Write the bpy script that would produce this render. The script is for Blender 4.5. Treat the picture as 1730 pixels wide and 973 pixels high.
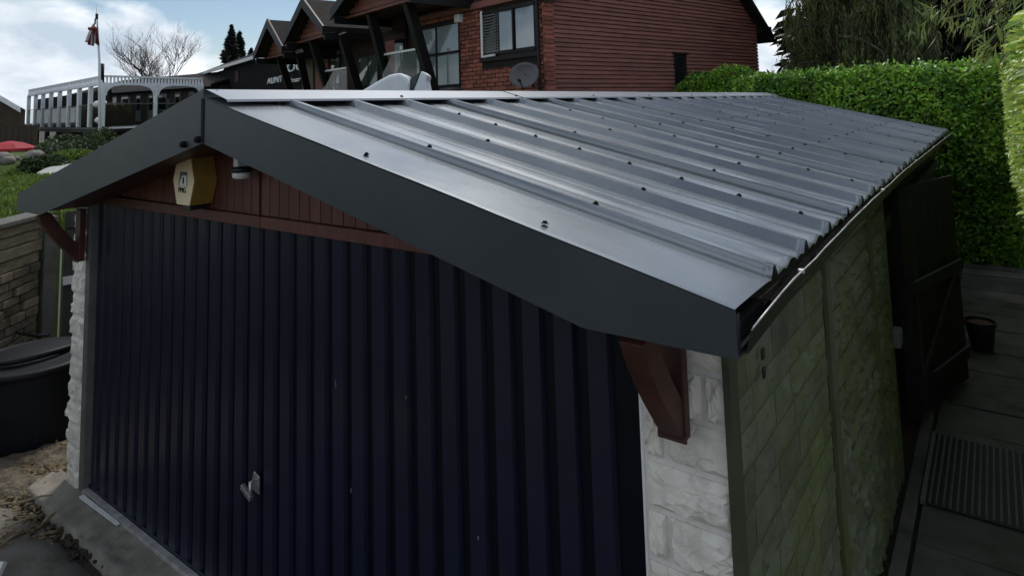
import bpy, math, random
import numpy as np
from mathutils import Vector, Matrix

R = math.radians
random.seed(11)
rng = np.random.default_rng(7)
scene = bpy.context.scene
for o in list(bpy.data.objects):
    bpy.data.objects.remove(o)
C = scene.collection

# ------------------------------------------------------------------ camera
CAM = np.array([3.1105, -1.9576, 2.5325])
YAW, PITCH, ROLL, FPX, PY = 0.6378, 0.0935, -0.0283, 1087.5, 80.3


def cam2world(x, y, z):                      # x right, y forward, z up
    c, s = math.cos(ROLL), math.sin(ROLL)
    x, z = c*x - s*z, s*x + c*z
    c, s = math.cos(PITCH), math.sin(PITCH)
    y, z = c*y - s*z, s*y + c*z
    c, s = math.cos(YAW), math.sin(YAW)
    x, y = c*x - s*y, s*x + c*y
    return np.array([x, y, z])


cd = bpy.data.cameras.new('camera')
cam = bpy.data.objects.new('camera', cd)
C.objects.link(cam)
scene.camera = cam
cd.sensor_width = 36
cd.lens = FPX/1730*36
cd.shift_y = -(486.5 - PY)/1730
cd.clip_start = 0.05
cd.clip_end = 2000
ax, up, bk = cam2world(1, 0, 0), cam2world(0, 0, 1), -cam2world(0, 1, 0)
m = Matrix.Identity(4)
for i in range(3):
    m[i][0], m[i][1], m[i][2], m[i][3] = ax[i], up[i], bk[i], CAM[i]
cam.matrix_world = m

# ------------------------------------------------------------------ light
SUN_EL, SUN_AZ = R(50), R(-33)               # azimuth from +Y, negative = towards -X
SKY_S, CLOUD_S, EXPO = 0.031, 0.41, 1.50
CLX, CLY = 4.9, 6.4
sun_dir = Vector((math.sin(SUN_AZ)*math.cos(SUN_EL), math.cos(SUN_AZ)*math.cos(SUN_EL), math.sin(SUN_EL)))
sl = bpy.data.lights.new('sun', 'SUN')
sl.energy = .8
sl.angle = R(16)
sl.color = (1, .955, .89)
so = bpy.data.objects.new('sun', sl)
C.objects.link(so)
so.rotation_euler = sun_dir.to_track_quat('Z', 'Y').to_euler()
so.location = (-20, 20, 30)

w = bpy.data.worlds.new('World')
scene.world = w
w.use_nodes = True
nt = w.node_tree
nt.nodes.clear()


def N(tree, typ, **kw):
    n = tree.nodes.new(typ)
    for k, v in kw.items():
        if k.startswith('i_'):
            n.inputs[k[2:].replace('_', ' ')].default_value = v
        else:
            setattr(n, k, v)
    return n


out = N(nt, 'ShaderNodeOutputWorld')
sky = N(nt, 'ShaderNodeTexSky', sky_type='NISHITA', sun_disc=False, sun_elevation=SUN_EL, sun_rotation=SUN_AZ, air_density=1.0, dust_density=.3, ozone_density=1.6)
bg = N(nt, 'ShaderNodeBackground', i_Strength=SKY_S)
nt.links.new(sky.outputs[0], bg.inputs[0])
tc = N(nt, 'ShaderNodeTexCoord')
sep = N(nt, 'ShaderNodeSeparateXYZ')
nt.links.new(tc.outputs['Generated'], sep.inputs[0])


def math_(tree, op, a, b=None, clamp=False):
    n = N(tree, 'ShaderNodeMath', operation=op, use_clamp=clamp)
    for i, v in enumerate((a, b)):
        if v is None:
            continue
        if isinstance(v, (int, float)):
            n.inputs[i].default_value = v
        else:
            tree.links.new(v, n.inputs[i])
    return n.outputs[0]


comb = N(nt, 'ShaderNodeVectorMath', operation='MULTIPLY')
comb.inputs[1].default_value = (1, 1, 2.1)
nt.links.new(tc.outputs['Generated'], comb.inputs[0])
n1 = N(nt, 'ShaderNodeTexNoise', i_Scale=3.4, i_Detail=10.0, i_Roughness=.5, i_Distortion=.1)
mp1 = N(nt, 'ShaderNodeMapping')
mp1.inputs['Location'].default_value = (CLX, CLY, 0)
nt.links.new(comb.outputs[0], mp1.inputs[0])
nt.links.new(mp1.outputs[0], n1.inputs['Vector'])
rmp = N(nt, 'ShaderNodeValToRGB')
rmp.color_ramp.elements[0].position = .462
rmp.color_ramp.elements[1].position = .532
hz = math_(nt, 'MULTIPLY', math_(nt, 'SUBTRACT', 1.0, math_(nt, 'MULTIPLY', math_(nt, 'MAXIMUM', sep.outputs[2], 0.0), 7.0), clamp=True), .22)
nt.links.new(math_(nt, 'ADD', n1.outputs[0], hz), rmp.inputs[0])
n2 = N(nt, 'ShaderNodeTexNoise', i_Scale=5.5, i_Detail=8.0, i_Roughness=.6)
mp2 = N(nt, 'ShaderNodeMapping')
mp2.inputs['Location'].default_value = (4.3, 1.7, 2.)
nt.links.new(comb.outputs[0], mp2.inputs[0])
nt.links.new(mp2.outputs[0], n2.inputs['Vector'])
rm2 = N(nt, 'ShaderNodeValToRGB')
rm2.color_ramp.elements[0].position = .35
rm2.color_ramp.elements[0].color = (.50, .59, .69, 1)
rm2.color_ramp.elements[1].position = .64
rm2.color_ramp.elements[1].color = (1.0, 1.02, 1.05, 1)
nt.links.new(n2.outputs[0], rm2.inputs[0])
bg2 = N(nt, 'ShaderNodeBackground', i_Strength=CLOUD_S)
nt.links.new(rm2.outputs[0], bg2.inputs[0])
mx = N(nt, 'ShaderNodeMixShader')
nt.links.new(rmp.outputs[0], mx.inputs[0])
nt.links.new(bg.outputs[0], mx.inputs[1])
nt.links.new(bg2.outputs[0], mx.inputs[2])
nt.links.new(mx.outputs[0], out.inputs[0])

vs = scene.view_settings
vs.view_transform = 'Standard'
vs.look = 'None'
vs.gamma = 1
vs.exposure = EXPO
scene.render.engine = 'CYCLES'
scene.render.resolution_x, scene.render.resolution_y = 1024, 575

# ------------------------------------------------------------------ pixel helpers (photo pixels, 1730 x 973)


def ray(u, v):
    return cam2world((u-865)/FPX, 1.0, -(v-PY)/FPX)


def on_plane(u, v, n, k):
    r = ray(u, v)
    n = np.array(n, float)
    return CAM + r*((k - n@CAM)/(n@r))


FWD = np.array([-math.sin(YAW), math.cos(YAW), 0])
RGT = np.array([math.cos(YAW), math.sin(YAW), 0])


def at(u, v, d):                              # point on the pixel's ray at ground distance d along the view
    return on_plane(u, v, FWD, FWD@CAM + d)


# ------------------------------------------------------------------ materials
MATS = {}


def mat(name, c1, c2=None, rough=.6, scale=6., metal=0., bump=0., bscale=60., spec=.5, vary=0., transl=0., detail=5., stretch=None, ramp=(.35, .65), bdist=.01, island=0., coat=0., c3=None, c3scale=2., c3ramp=(.5, .62), rvar=0.):
    if name in MATS:
        return MATS[name]
    mt = bpy.data.materials.new(name)
    mt.use_nodes = True
    t = mt.node_tree
    b = t.nodes['Principled BSDF']
    b.inputs['Roughness'].default_value = rough
    b.inputs['Metallic'].default_value = metal
    b.inputs['Specular IOR Level'].default_value = spec
    b.inputs['Coat Weight'].default_value = coat
    geo = N(t, 'ShaderNodeNewGeometry')
    vec = geo.outputs['Position']
    if stretch:
        mp = N(t, 'ShaderNodeMapping')
        mp.inputs['Scale'].default_value = stretch
        t.links.new(vec, mp.inputs[0])
        vec = mp.outputs[0]
    c2 = c2 or tuple(x*.75 for x in c1)
    no = N(t, 'ShaderNodeTexNoise', i_Scale=scale, i_Detail=detail, i_Roughness=.6)
    t.links.new(vec, no.inputs['Vector'])
    rp = N(t, 'ShaderNodeValToRGB')
    rp.color_ramp.elements[0].position, rp.color_ramp.elements[1].position = ramp
    rp.color_ramp.elements[0].color = (*c2, 1)
    rp.color_ramp.elements[1].color = (*c1, 1)
    t.links.new(no.outputs[0], rp.inputs[0])
    col = rp.outputs[0]
    if c3:
        n3 = N(t, 'ShaderNodeTexNoise', i_Scale=c3scale, i_Detail=6., i_Roughness=.65)
        t.links.new(geo.outputs['Position'], n3.inputs['Vector'])
        r3 = N(t, 'ShaderNodeValToRGB')
        r3.color_ramp.elements[0].position, r3.color_ramp.elements[1].position = c3ramp
        t.links.new(n3.outputs[0], r3.inputs[0])
        mix = N(t, 'ShaderNodeMix', data_type='RGBA')
        t.links.new(r3.outputs[0], mix.inputs[0])
        t.links.new(col, mix.inputs[6])
        mix.inputs[7].default_value = (*c3, 1)
        col = mix.outputs[2]
    if vary or island:
        hs = N(t, 'ShaderNodeHueSaturation')
        if island:
            src = geo.outputs['Random Per Island']
            amt = island
        else:
            src = N(t, 'ShaderNodeObjectInfo').outputs['Random']
            amt = vary
        val = math_(t, 'ADD', math_(t, 'MULTIPLY', src, 2*amt), 1-amt)
        t.links.new(val, hs.inputs['Value'])
        if island:
            hv = math_(t, 'ADD', math_(t, 'MULTIPLY', math_(t, 'FRACT', math_(t, 'MULTIPLY', src, 17.3)), .05), .475)
            t.links.new(hv, hs.inputs['Hue'])
        t.links.new(col, hs.inputs['Color'])
        col = hs.outputs[0]
    t.links.new(col, b.inputs['Base Color'])
    if rvar:
        nr = N(t, 'ShaderNodeTexNoise', i_Scale=3.3, i_Detail=5.)
        t.links.new(vec, nr.inputs['Vector'])
        t.links.new(math_(t, 'ADD', math_(t, 'MULTIPLY', nr.outputs[0], 2*rvar), rough-rvar), b.inputs['Roughness'])
    if bump:
        nb = N(t, 'ShaderNodeTexNoise', i_Scale=bscale, i_Detail=6., i_Roughness=.6)
        t.links.new(vec, nb.inputs['Vector'])
        bp = N(t, 'ShaderNodeBump', i_Strength=bump, i_Distance=bdist)
        t.links.new(nb.outputs[0], bp.inputs['Height'])
        t.links.new(bp.outputs[0], b.inputs['Normal'])
    if transl:
        tr = N(t, 'ShaderNodeBsdfTranslucent')
        t.links.new(col, tr.inputs[0])
        ms = N(t, 'ShaderNodeMixShader')
        ms.inputs[0].default_value = transl
        t.links.new(b.outputs[0], ms.inputs[1])
        t.links.new(tr.outputs[0], ms.inputs[2])
        t.links.new(ms.outputs[0], t.nodes['Material Output'].inputs[0])
    MATS[name] = mt
    return mt


def glass(name, tint, mixv=.75, rough=.03):
    if name in MATS:
        return MATS[name]
    mt = bpy.data.materials.new(name)
    mt.use_nodes = True
    t = mt.node_tree
    t.nodes.clear()
    o = N(t, 'ShaderNodeOutputMaterial')
    tr = N(t, 'ShaderNodeBsdfTransparent')
    tr.inputs[0].default_value = (*tint, 1)
    gl = N(t, 'ShaderNodeBsdfGlossy', i_Roughness=rough)
    fr = N(t, 'ShaderNodeLayerWeight', i_Blend=.5)
    fac = math_(t, 'MULTIPLY', math_(t, 'POWER', fr.outputs['Facing'], 4.), .22)
    ms = N(t, 'ShaderNodeMixShader')
    t.links.new(math_(t, 'ADD', fac, 1-mixv, clamp=True), ms.inputs[0])
    t.links.new(tr.outputs[0], ms.inputs[1])
    t.links.new(gl.outputs[0], ms.inputs[2])
    t.links.new(ms.outputs[0], o.inputs[0])
    MATS[name] = mt
    return mt


# ------------------------------------------------------------------ mesh helpers
class MB:
    def __init__(s):
        s.v, s.f = [], []

    def add(s, vs, fs):
        n = len(s.v)
        s.v += [tuple(map(float, p)) for p in vs]
        s.f += [tuple(n+i for i in f) for f in fs]
        return s

    def box(s, x0, x1, y0, y1, z0, z1):
        return s.add([(x0, y0, z0), (x1, y0, z0), (x1, y1, z0), (x0, y1, z0), (x0, y0, z1), (x1, y0, z1), (x1, y1, z1), (x0, y1, z1)],
                     [(3, 2, 1, 0), (4, 5, 6, 7), (0, 1, 5, 4), (1, 2, 6, 5), (2, 3, 7, 6), (3, 0, 4, 7)])

    def prism(s, poly, d):                     # polygon of 3D points extruded by vector d
        n = len(poly)
        p = [np.array(q, float) for q in poly]
        d = np.array(d, float)
        return s.add(p + [q+d for q in p], [tuple(range(n))[::-1], tuple(range(n, 2*n))] + [(i, (i+1) % n, n+(i+1) % n, n+i) for i in range(n)])

    def beam(s, a, b, w, h, up=(0, 0, 1)):      # square bar from a to b
        a, b = np.array(a, float), np.array(b, float)
        d = (b-a)/np.linalg.norm(b-a)
        u = np.cross(d, np.array(up, float))
        if np.linalg.norm(u) < 1e-4:
            u = np.cross(d, (1, 0, 0))
        u /= np.linalg.norm(u)
        t = np.cross(u, d)
        return s.prism([a-u*w/2-t*h/2, a+u*w/2-t*h/2, a+u*w/2+t*h/2, a-u*w/2+t*h/2], b-a)

    def tube(s, pts, rad, n=8, cap=True):
        pts = [np.array(p, float) for p in pts]
        if not hasattr(rad, '__len__'):
            rad = [rad]*len(pts)
        base = len(s.v)
        prev = None
        for i, p in enumerate(pts):
            d = pts[min(i+1, len(pts)-1)] - pts[max(i-1, 0)]
            d /= np.linalg.norm(d)+1e-9
            u = np.cross(d, (0, 0, 1)) if prev is None else prev - d*(prev@d)
            if np.linalg.norm(u) < 1e-4:
                u = np.cross(d, (1, 0, 0))
            u /= np.linalg.norm(u)
            prev = u
            t = np.cross(d, u)
            for k in range(n):
                a = 2*math.pi*k/n
                s.v.append(tuple(p + rad[i]*(math.cos(a)*u + math.sin(a)*t)))
        for i in range(len(pts)-1):
            for k in range(n):
                a, b = base+i*n+k, base+i*n+(k+1) % n
                s.f.append((a, b, b+n, a+n))
        if cap:
            s.f.append(tuple(base+k for k in range(n))[::-1])
            s.f.append(tuple(base+(len(pts)-1)*n+k for k in range(n)))
        return s

    def lathe(s, c, prof, n=24, sx=1, sy=1):   # prof: list of (r,z)
        base = len(s.v)
        for r, z in prof:
            for k in range(n):
                a = 2*math.pi*k/n
                s.v.append((c[0]+r*sx*math.cos(a), c[1]+r*sy*math.sin(a), c[2]+z))
        for i in range(len(prof)-1):
            for k in range(n):
                a, b = base+i*n+k, base+i*n+(k+1) % n
                s.f.append((a, b, b+n, a+n))
        s.f.append(tuple(base+k for k in range(n))[::-1])
        s.f.append(tuple(base+(len(prof)-1)*n+k for k in range(n)))
        return s

    def mesh(s, name):
        me = bpy.data.meshes.new(name)
        me.from_pydata(s.v, [], s.f)
        me.update()
        return me

    def build(s, name, m, parent=None, smooth=False, bevel=0):
        return put(name, s.mesh(name), m, parent, smooth, bevel)


def put(name, me, m, parent=None, smooth=False, bevel=0):
    if m is not None and not me.materials:
        me.materials.append(m)
    o = bpy.data.objects.new(name, me)
    C.objects.link(o)
    if parent:
        o.parent = parent
        if parent.parent is None:
            o.matrix_parent_inverse = Matrix.Translation(parent.location).inverted()
        else:
            o.matrix_parent_inverse = Matrix.Translation(parent.location + parent.parent.location).inverted() if parent.type == 'EMPTY' else Matrix.Translation(parent.parent.location).inverted() @ Matrix.Translation(parent.parent.location)
    if smooth:
        me.shade_smooth()
    if bevel:
        b = o.modifiers.new('bevel', 'BEVEL')
        b.width = bevel
        b.segments = 2
        b.limit_method = 'ANGLE'
        b.angle_limit = R(35)
    return o


def tag(o, label, cat, group=None):
    o['label'] = label
    o['category'] = cat
    if group:
        o['group'] = group
    return o


def struct(o):
    o['kind'] = 'structure'
    return o


def stuff(o, label=None, cat=None):
    o['kind'] = 'stuff'
    if label:
        tag(o, label, cat)
    return o


def thing(name, loc, label, cat, group=None):
    o = bpy.data.objects.new(name, None)
    o.empty_display_size = .2
    C.objects.link(o)
    o.location = tuple(float(x) for x in loc)
    return tag(o, label, cat, group)


def copy_part(src, loc, scale=None, rot=None, parent=None):
    c = src.copy()
    C.objects.link(c)
    c.location = loc
    if scale:
        c.scale = scale
    if rot:
        c.rotation_euler = rot
    if parent is not None:
        c.parent = parent
    return c


def text_mesh(txt, size, shear=0.):
    cu = bpy.data.curves.new('lettering', 'FONT')
    cu.body = txt
    cu.size = size
    cu.shear = shear
    cu.extrude = size*.03
    cu.align_x = 'LEFT'
    o = bpy.data.objects.new('lettering', cu)
    C.objects.link(o)
    bpy.context.view_layer.update()
    me = bpy.data.meshes.new_from_object(o.evaluated_get(bpy.context.evaluated_depsgraph_get()))
    bpy.data.objects.remove(o)
    bpy.data.curves.remove(cu)
    return me


def leaf_mesh(cen, dirs, nrm, L, W, fold=0., curl=0., oval=False):
    """cen,dirs,nrm: (N,3); one folded leaf (4 tris) per row"""
    n = len(cen)
    dirs = dirs/np.linalg.norm(dirs, axis=1, keepdims=True)
    side = np.cross(dirs, nrm)
    side /= np.linalg.norm(side, axis=1, keepdims=True)+1e-9
    nn = np.cross(side, dirs)
    L = np.broadcast_to(np.asarray(L, float), (n,))[:, None]
    W = np.broadcast_to(np.asarray(W, float), (n,))[:, None]
    base = cen - dirs*L*.5
    tip = cen + dirs*L*.5 - nn*L*curl
    ml = cen - dirs*L*.05 + side*W*.5 + nn*W*fold
    mr = cen - dirs*L*.05 - side*W*.5 + nn*W*fold
    if oval:
        f1 = lambda a, sg, h: cen + dirs*L*a + sg*side*W*h + nn*W*fold - (nn*L*curl*max(a, 0)*1.4)
        v = np.stack([base, f1(-.22, -1, .42), f1(.12, -1, .5), f1(.36, -1, .28), tip, f1(.36, 1, .28), f1(.12, 1, .5), f1(-.22, 1, .42)], 1).reshape(-1, 3)
        q = np.arange(n)[:, None]*8
        f = np.concatenate([q + np.array([[a, c_, d_]]) for a, c_, d_ in ((0, 1, 7), (7, 1, 2), (7, 2, 6), (6, 2, 3), (6, 3, 5), (5, 3, 4))], 0) if not fold else np.concatenate([q + np.array([[0, a, a+1]]) for a in range(1, 4)] + [q + np.array([[0, a, a+1]]) for a in range(4, 7)], 0)
        k = 3
    elif fold:
        v = np.stack([base, mr, tip, ml], 1).reshape(-1, 3)
        q = np.arange(n)[:, None]*4
        f = np.concatenate([q + np.array([[0, 1, 2]]), q + np.array([[0, 2, 3]])], 0)
        k = 3
    else:
        v = np.stack([base, mr, tip, ml], 1).reshape(-1, 3)
        f = np.arange(n*4).reshape(n, 4)
        k = 4
    me = bpy.data.meshes.new('foliage')
    me.vertices.add(len(v))
    me.vertices.foreach_set('co', v.astype(np.float32).ravel())
    me.loops.add(f.size)
    me.loops.foreach_set('vertex_index', f.astype(np.int32).ravel())
    me.polygons.add(len(f))
    me.polygons.foreach_set('loop_start', np.arange(0, f.size, k, dtype=np.int32))
    me.polygons.foreach_set('loop_total', np.full(len(f), k, dtype=np.int32))
    me.update(calc_edges=True)
    me.validate()
    return me


def rnd_unit(n):
    v = rng.normal(size=(n, 3))
    return v/np.linalg.norm(v, axis=1, keepdims=True)


# palette
M_ROOF = mat('roof_metal', (.245, .270, .288), (.205, .228, .243), rough=.25, metal=.5, scale=1.3, bump=.10, bscale=5, bdist=.02, rvar=.07, spec=.5, c3=(.265, .285, .295), c3scale=3.5, c3ramp=(.5, .75))
M_FASC = mat('fascia_metal', (.039, .049, .058), (.033, .042, .050), rough=.47, c3=(.046, .053, .058), c3scale=1.7, c3ramp=(.45, .7), rvar=.08, scale=2.2, bump=.05, bscale=9, bdist=.01, metal=.2)
M_CAP = mat('cap_metal', (.30, .32, .35), (.26, .28, .31), rough=.33, metal=.4, scale=2., bump=.08, bscale=4)
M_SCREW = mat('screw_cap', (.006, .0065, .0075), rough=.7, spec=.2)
M_NAVY = mat('navy_paint', (.0048, .0088, .0270), (.0032, .0060, .0190), rough=.36, scale=1.2, bump=.05, bscale=4, rvar=.10, spec=.45, c3=(.014, .015, .020), c3scale=2.2, c3ramp=(.56, .80))
M_NAVYD = mat('navy_groove_shade', (.0012, .0020, .007), rough=.5, spec=.2)  # navy paint darkened to put shade into the door grooves
M_REDW = mat('red_stain_wood', (.115, .034, .021), (.068, .021, .013), rough=.55, scale=5, stretch=(6, 6, .8), bump=.25, bscale=30, vary=.22)
M_DKW = mat('dark_stain_wood', (.075, .024, .015), (.042, .014, .009), rough=.5, scale=7, bump=.2, bscale=40)
M_STONE = mat('white_painted_stone', (.80, .765, .68), (.64, .60, .52), rough=.85, scale=9, bump=.7, bscale=45, bdist=.006, vary=.08, c3=(.33, .31, .26), c3scale=5., c3ramp=(.56, .72))
M_MORTAR = mat('painted_mortar', (.74, .725, .68), (.60, .58, .53), rough=.9, scale=12, bump=.3, bscale=80)
M_SIDE = mat('side_block', (.125, .135, .092), (.075, .082, .052), rough=.9, scale=6, bump=.5, bscale=40, bdist=.008, vary=.18, c3=(.082, .100, .026), c3scale=1.1, c3ramp=(.38, .56))
M_SIDEP = mat('side_panel', (.095, .105, .062), (.062, .070, .036), rough=.9, scale=4, bump=.3, bscale=50, c3=(.068, .084, .020), c3scale=.9, c3ramp=(.40, .58))
M_GREEN = mat('algae_post', (.044, .054, .026), (.031, .038, .018), rough=.8, scale=7)
M_BLACK = mat('black_plastic', (.010, .011, .012), (.007, .0075, .008), rough=.45, scale=8)
M_BIN = mat('bin_plastic', (.011, .012, .016), (.007, .008, .011), rough=.55, spec=.22, scale=5, bump=.1, bscale=60, c3=(.03, .03, .032), c3scale=7, c3ramp=(.62, .8))
M_STEEL = mat('steel', (.55, .55, .54), (.38, .38, .37), rough=.35, metal=.85, scale=20)
M_ALU = mat('aluminium_strip', (.62, .62, .61), (.35, .34, .32), rough=.45, metal=.5, scale=14)
M_GREYW = mat('grey_frame', (.13, .13, .12), (.09, .09, .082), rough=.7, scale=9)
M_CREAM = mat('alarm_cream', (.78, .66, .43), (.70, .58, .36), rough=.45, scale=12)
M_AMBER = mat('alarm_amber', (.30, .19, .04), (.24, .15, .032), rough=.35, scale=9)
M_WHITE = mat('white_plastic', (.75, .75, .73), (.65, .65, .63), rough=.45, scale=10)
M_WPAINT = mat('white_paint', (.80, .82, .85), (.70, .72, .75), rough=.6, scale=3)
M_CONC = mat('concrete', (.27, .25, .21), (.16, .145, .118), rough=.95, scale=5, bump=.5, bscale=45, bdist=.012, c3=(.09, .07, .045), c3scale=2.6, c3ramp=(.54, .68))
M_SLAB = mat('paving_slab', (.19, .175, .15), (.11, .098, .08), rough=.95, scale=4, bump=.5, bscale=35, bdist=.01, vary=.15, c3=(.07, .054, .036), c3scale=2.2, c3ramp=(.50, .70))
M_SOIL = mat('soil', (.05, .038, .024), (.022, .016, .010), rough=1, scale=9, bump=.8, bscale=30, bdist=.03)
M_SAND = mat('sandy_debris', (.27, .20, .115), (.085, .060, .034), rough=1, scale=9, bump=.8, bscale=60, bdist=.012, vary=.3)
M_HEAP = mat('loose_soil', (.23, .19, .135), (.07, .056, .040), rough=1, scale=11, bump=1., bscale=45, bdist=.03, c3=(.34, .265, .165), c3scale=6, c3ramp=(.55, .7))
M_DECK = mat('dark_paving', (.125, .121, .10), (.076, .074, .060), rough=.75, scale=3.5, bump=.4, bscale=30, vary=.2, stretch=(1, 1, 1), c3=(.045, .048, .028), c3scale=1.6)
M_GROUND = mat('ground_soil', (.07, .06, .042), (.04, .034, .024), rough=1, scale=.8, bump=.6, bscale=12, bdist=.03)
M_SHED = mat('dark_shed_board', (.012, .011, .009), (.007, .0065, .005), rough=.8, scale=6, vary=.25)
M_SHEDG = mat('green_shed_board', (.035, .038, .026), (.022, .024, .016), rough=.85, scale=6, vary=.2)
M_TIMB = mat('pale_timber', (.24, .20, .125), (.14, .115, .07), rough=.85, scale=4, stretch=(1.5, 1.5, 9), vary=.25, bump=.3, bscale=30)
M_OLDB = mat('weathered_block', (.20, .165, .115), (.09, .07, .046), rough=.95, scale=6, vary=.45, bump=.6, bscale=30, bdist=.012)
M_POST = mat('concrete_post', (.135, .13, .112), (.09, .086, .072), rough=.9, scale=6, bump=.3, bscale=40)
M_GATE = mat('grey_gate_board', (.055, .055, .044), (.034, .034, .027), rough=.85, scale=5, vary=.2, stretch=(5, 5, .7))
M_BRICK = mat('red_brick', (.33, .110, .070), (.20, .064, .043), rough=.85, scale=5, vary=.35, bump=.4, bscale=30)
M_BMORT = mat('brick_mortar', (.055, .03, .024), (.035, .02, .016), rough=.95, scale=6)
M_LAP = mat('lap_board', (.235, .090, .069), (.16, .060, .046), rough=.75, scale=3, vary=.18, stretch=(.6, .6, 6))
M_TRIM = mat('charcoal_trim', (.012, .0115, .0115), (.008, .0077, .0077), spec=.25, rough=.55, scale=5)
M_TILE = mat('brown_roof_tile', (.034, .028, .026), (.021, .017, .016), spec=.12, rough=.9, scale=4, bump=.5, bscale=8, bdist=.03, stretch=(1, 1, 2))
M_GABW = mat('gable_cladding', (.20, .062, .036), (.12, .036, .022), rough=.7, scale=3, vary=.15)
M_PANE = mat('window_pane', (.30, .34, .37), (.22, .25, .27), rough=.06, scale=.6, spec=1.)
M_PANEG = mat('greenish_pane', (.10, .135, .115), (.055, .075, .065), rough=.06, scale=1.2, spec=.9)
M_PANED = mat('dark_pane', (.012, .013, .014), rough=.05, spec=.8)
M_CURT = mat('curtain', (.22, .19, .14), (.12, .10, .075), rough=.9, scale=4, stretch=(8, 8, .3))
G_CLEAR = glass('clear_glass', (.78, .82, .80), .97)
M_HEDGE = mat('hedge_leaf', (.27, .48, .05), (.085, .20, .024), rough=.42, scale=2.0, island=.62, transl=.22)
M_HEDGEC = mat('hedge_light_stop', (.010, .014, .006), rough=1, scale=8)  # near-black, for the inner boxes added to stop light in the hedges
M_LAUREL = mat('laurel_leaf', (.44, .56, .11), (.27, .41, .075), rough=.38, scale=3, island=.32, transl=.38)
M_WEEP = mat('weeping_foliage', (.15, .19, .055), (.04, .055, .016), rough=.6, scale=1.6, island=.45, transl=.15)
M_DARKF = mat('dark_conifer', (.017, .024, .010), (.009, .013, .006), rough=.7, scale=1.4, island=.45)
M_FARF = mat('far_conifer', (.022, .028, .020), (.013, .017, .012), rough=.8, scale=2, island=.4)
M_LANCE = mat('lance_leaf', (.26, .31, .08), (.15, .20, .055), rough=.45, scale=3, island=.35, transl=.3)
M_GRASS = mat('grass_blade', (.155, .225, .035), (.085, .145, .022), rough=.6, scale=1.2, island=.4, transl=.25)
M_LAWN = mat('lawn_soil', (.085, .125, .022), (.045, .075, .014), rough=1, scale=3, bump=.6, bscale=25, bdist=.04)
M_SHRUB = mat('shrub_leaf', (.055, .085, .025), (.03, .05, .016), rough=.55, scale=2, island=.5, transl=.15)
M_BARK = mat('bark', (.055, .043, .033), (.03, .024, .018), rough=.95, scale=8, bump=.6, bscale=25, stretch=(1, 1, .25))
M_TWIG = mat('bare_twig', (.11, .095, .085), (.075, .064, .057), rough=.9, scale=6)
M_PALEB = mat('pale_branch', (.17, .155, .12), (.12, .108, .082), rough=.8, scale=8)
M_BLACKW = mat('black_render_wall', (.009, .0095, .011), (.007, .0075, .0085), spec=.1, rough=.9, scale=2)
M_SHEETR = mat('grey_sheet_roof', (.16, .165, .175), (.11, .115, .12), rough=.6, scale=1.2, stretch=(1, 1, 5))
M_BROWN = mat('brown_wall', (.065, .045, .028), (.042, .03, .02), rough=.9, scale=3)
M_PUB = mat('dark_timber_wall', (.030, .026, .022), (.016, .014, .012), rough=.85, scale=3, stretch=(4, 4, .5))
M_RED = mat('parasol_red', (.52, .03, .045), (.42, .022, .034), rough=.7, scale=4, transl=.2)
M_TARP = mat('white_canvas', (.74, .77, .80), (.64, .67, .71), rough=.55, scale=2, bump=.1, bscale=6)
M_GREENC = mat('grey_green_canvas', (.055, .075, .07), (.04, .055, .052), rough=.7, scale=3)
M_DISH = mat('dish_grey', (.11, .11, .112), (.085, .085, .088), rough=.5, scale=6)
M_TERRA = mat('terracotta', (.16, .055, .022), (.10, .035, .016), rough=.8, scale=8)
M_MAT = mat('rubber_mat', (.004, .0042, .004), (.003, .003, .003), rough=.55, scale=9)
M_MATR = mat('mat_rib', (.12, .12, .108), (.075, .076, .068), rough=.6, scale=14)
M_BLUE = mat('flag_blue', (.012, .014, .05), rough=.8)
M_FRED = mat('flag_red', (.26, .016, .026), (.18, .011, .018), rough=.8, scale=6, transl=.2)
M_FWHITE = mat('flag_white', (.70, .62, .64), (.55, .45, .48), rough=.8, scale=6, transl=.2)
M_GRAVEL = mat('pale_path', (.42, .44, .42), (.30, .32, .29), rough=.95, scale=12, bump=.4, bscale=40)
M_ROCK = mat('rock', (.25, .23, .20), (.14, .13, .11), rough=.95, scale=7, bump=.6, bscale=20, bdist=.03)

# ------------------------------------------------------------------ ground
g = MB().add([(-900, -900, -.12), (900, -900, -.12), (900, 900, -.12), (-900, 900, -.12)], [(0, 1, 2, 3)])
struct(g.build('ground', M_GROUND))


def bumpy_sheet(name, x0, x1, y0, y1, nx, ny, zf, m, parent=None, keep=None, smooth=True):
    xs, ys = np.linspace(x0, x1, nx+1), np.linspace(y0, y1, ny+1)
    b = MB()
    for y in ys:
        for x in xs:
            b.v.append((float(x), float(y), float(zf(x, y))))
    for j in range(ny):
        for i in range(nx):
            if keep and not keep((xs[i]+xs[i+1])/2, (ys[j]+ys[j+1])/2):
                continue
            a = j*(nx+1)+i
            b.f.append((a, a+1, a+nx+2, a+nx+1))
    return b.build(name, m, parent, smooth)


_ph = rng.uniform(0, 6.28, (12, 3))
_fr = rng.normal(size=(12, 3))


def wob(x, y, z=0, s=1.):
    r = 0
    for i in range(12):
        k = s*(1.9**(i % 4))
        r += math.sin(_fr[i, 0]*x*k + _fr[i, 1]*y*k + _fr[i, 2]*z*k + _ph[i, 0])/(1.7**(i % 4))
    return r/5.0


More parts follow.
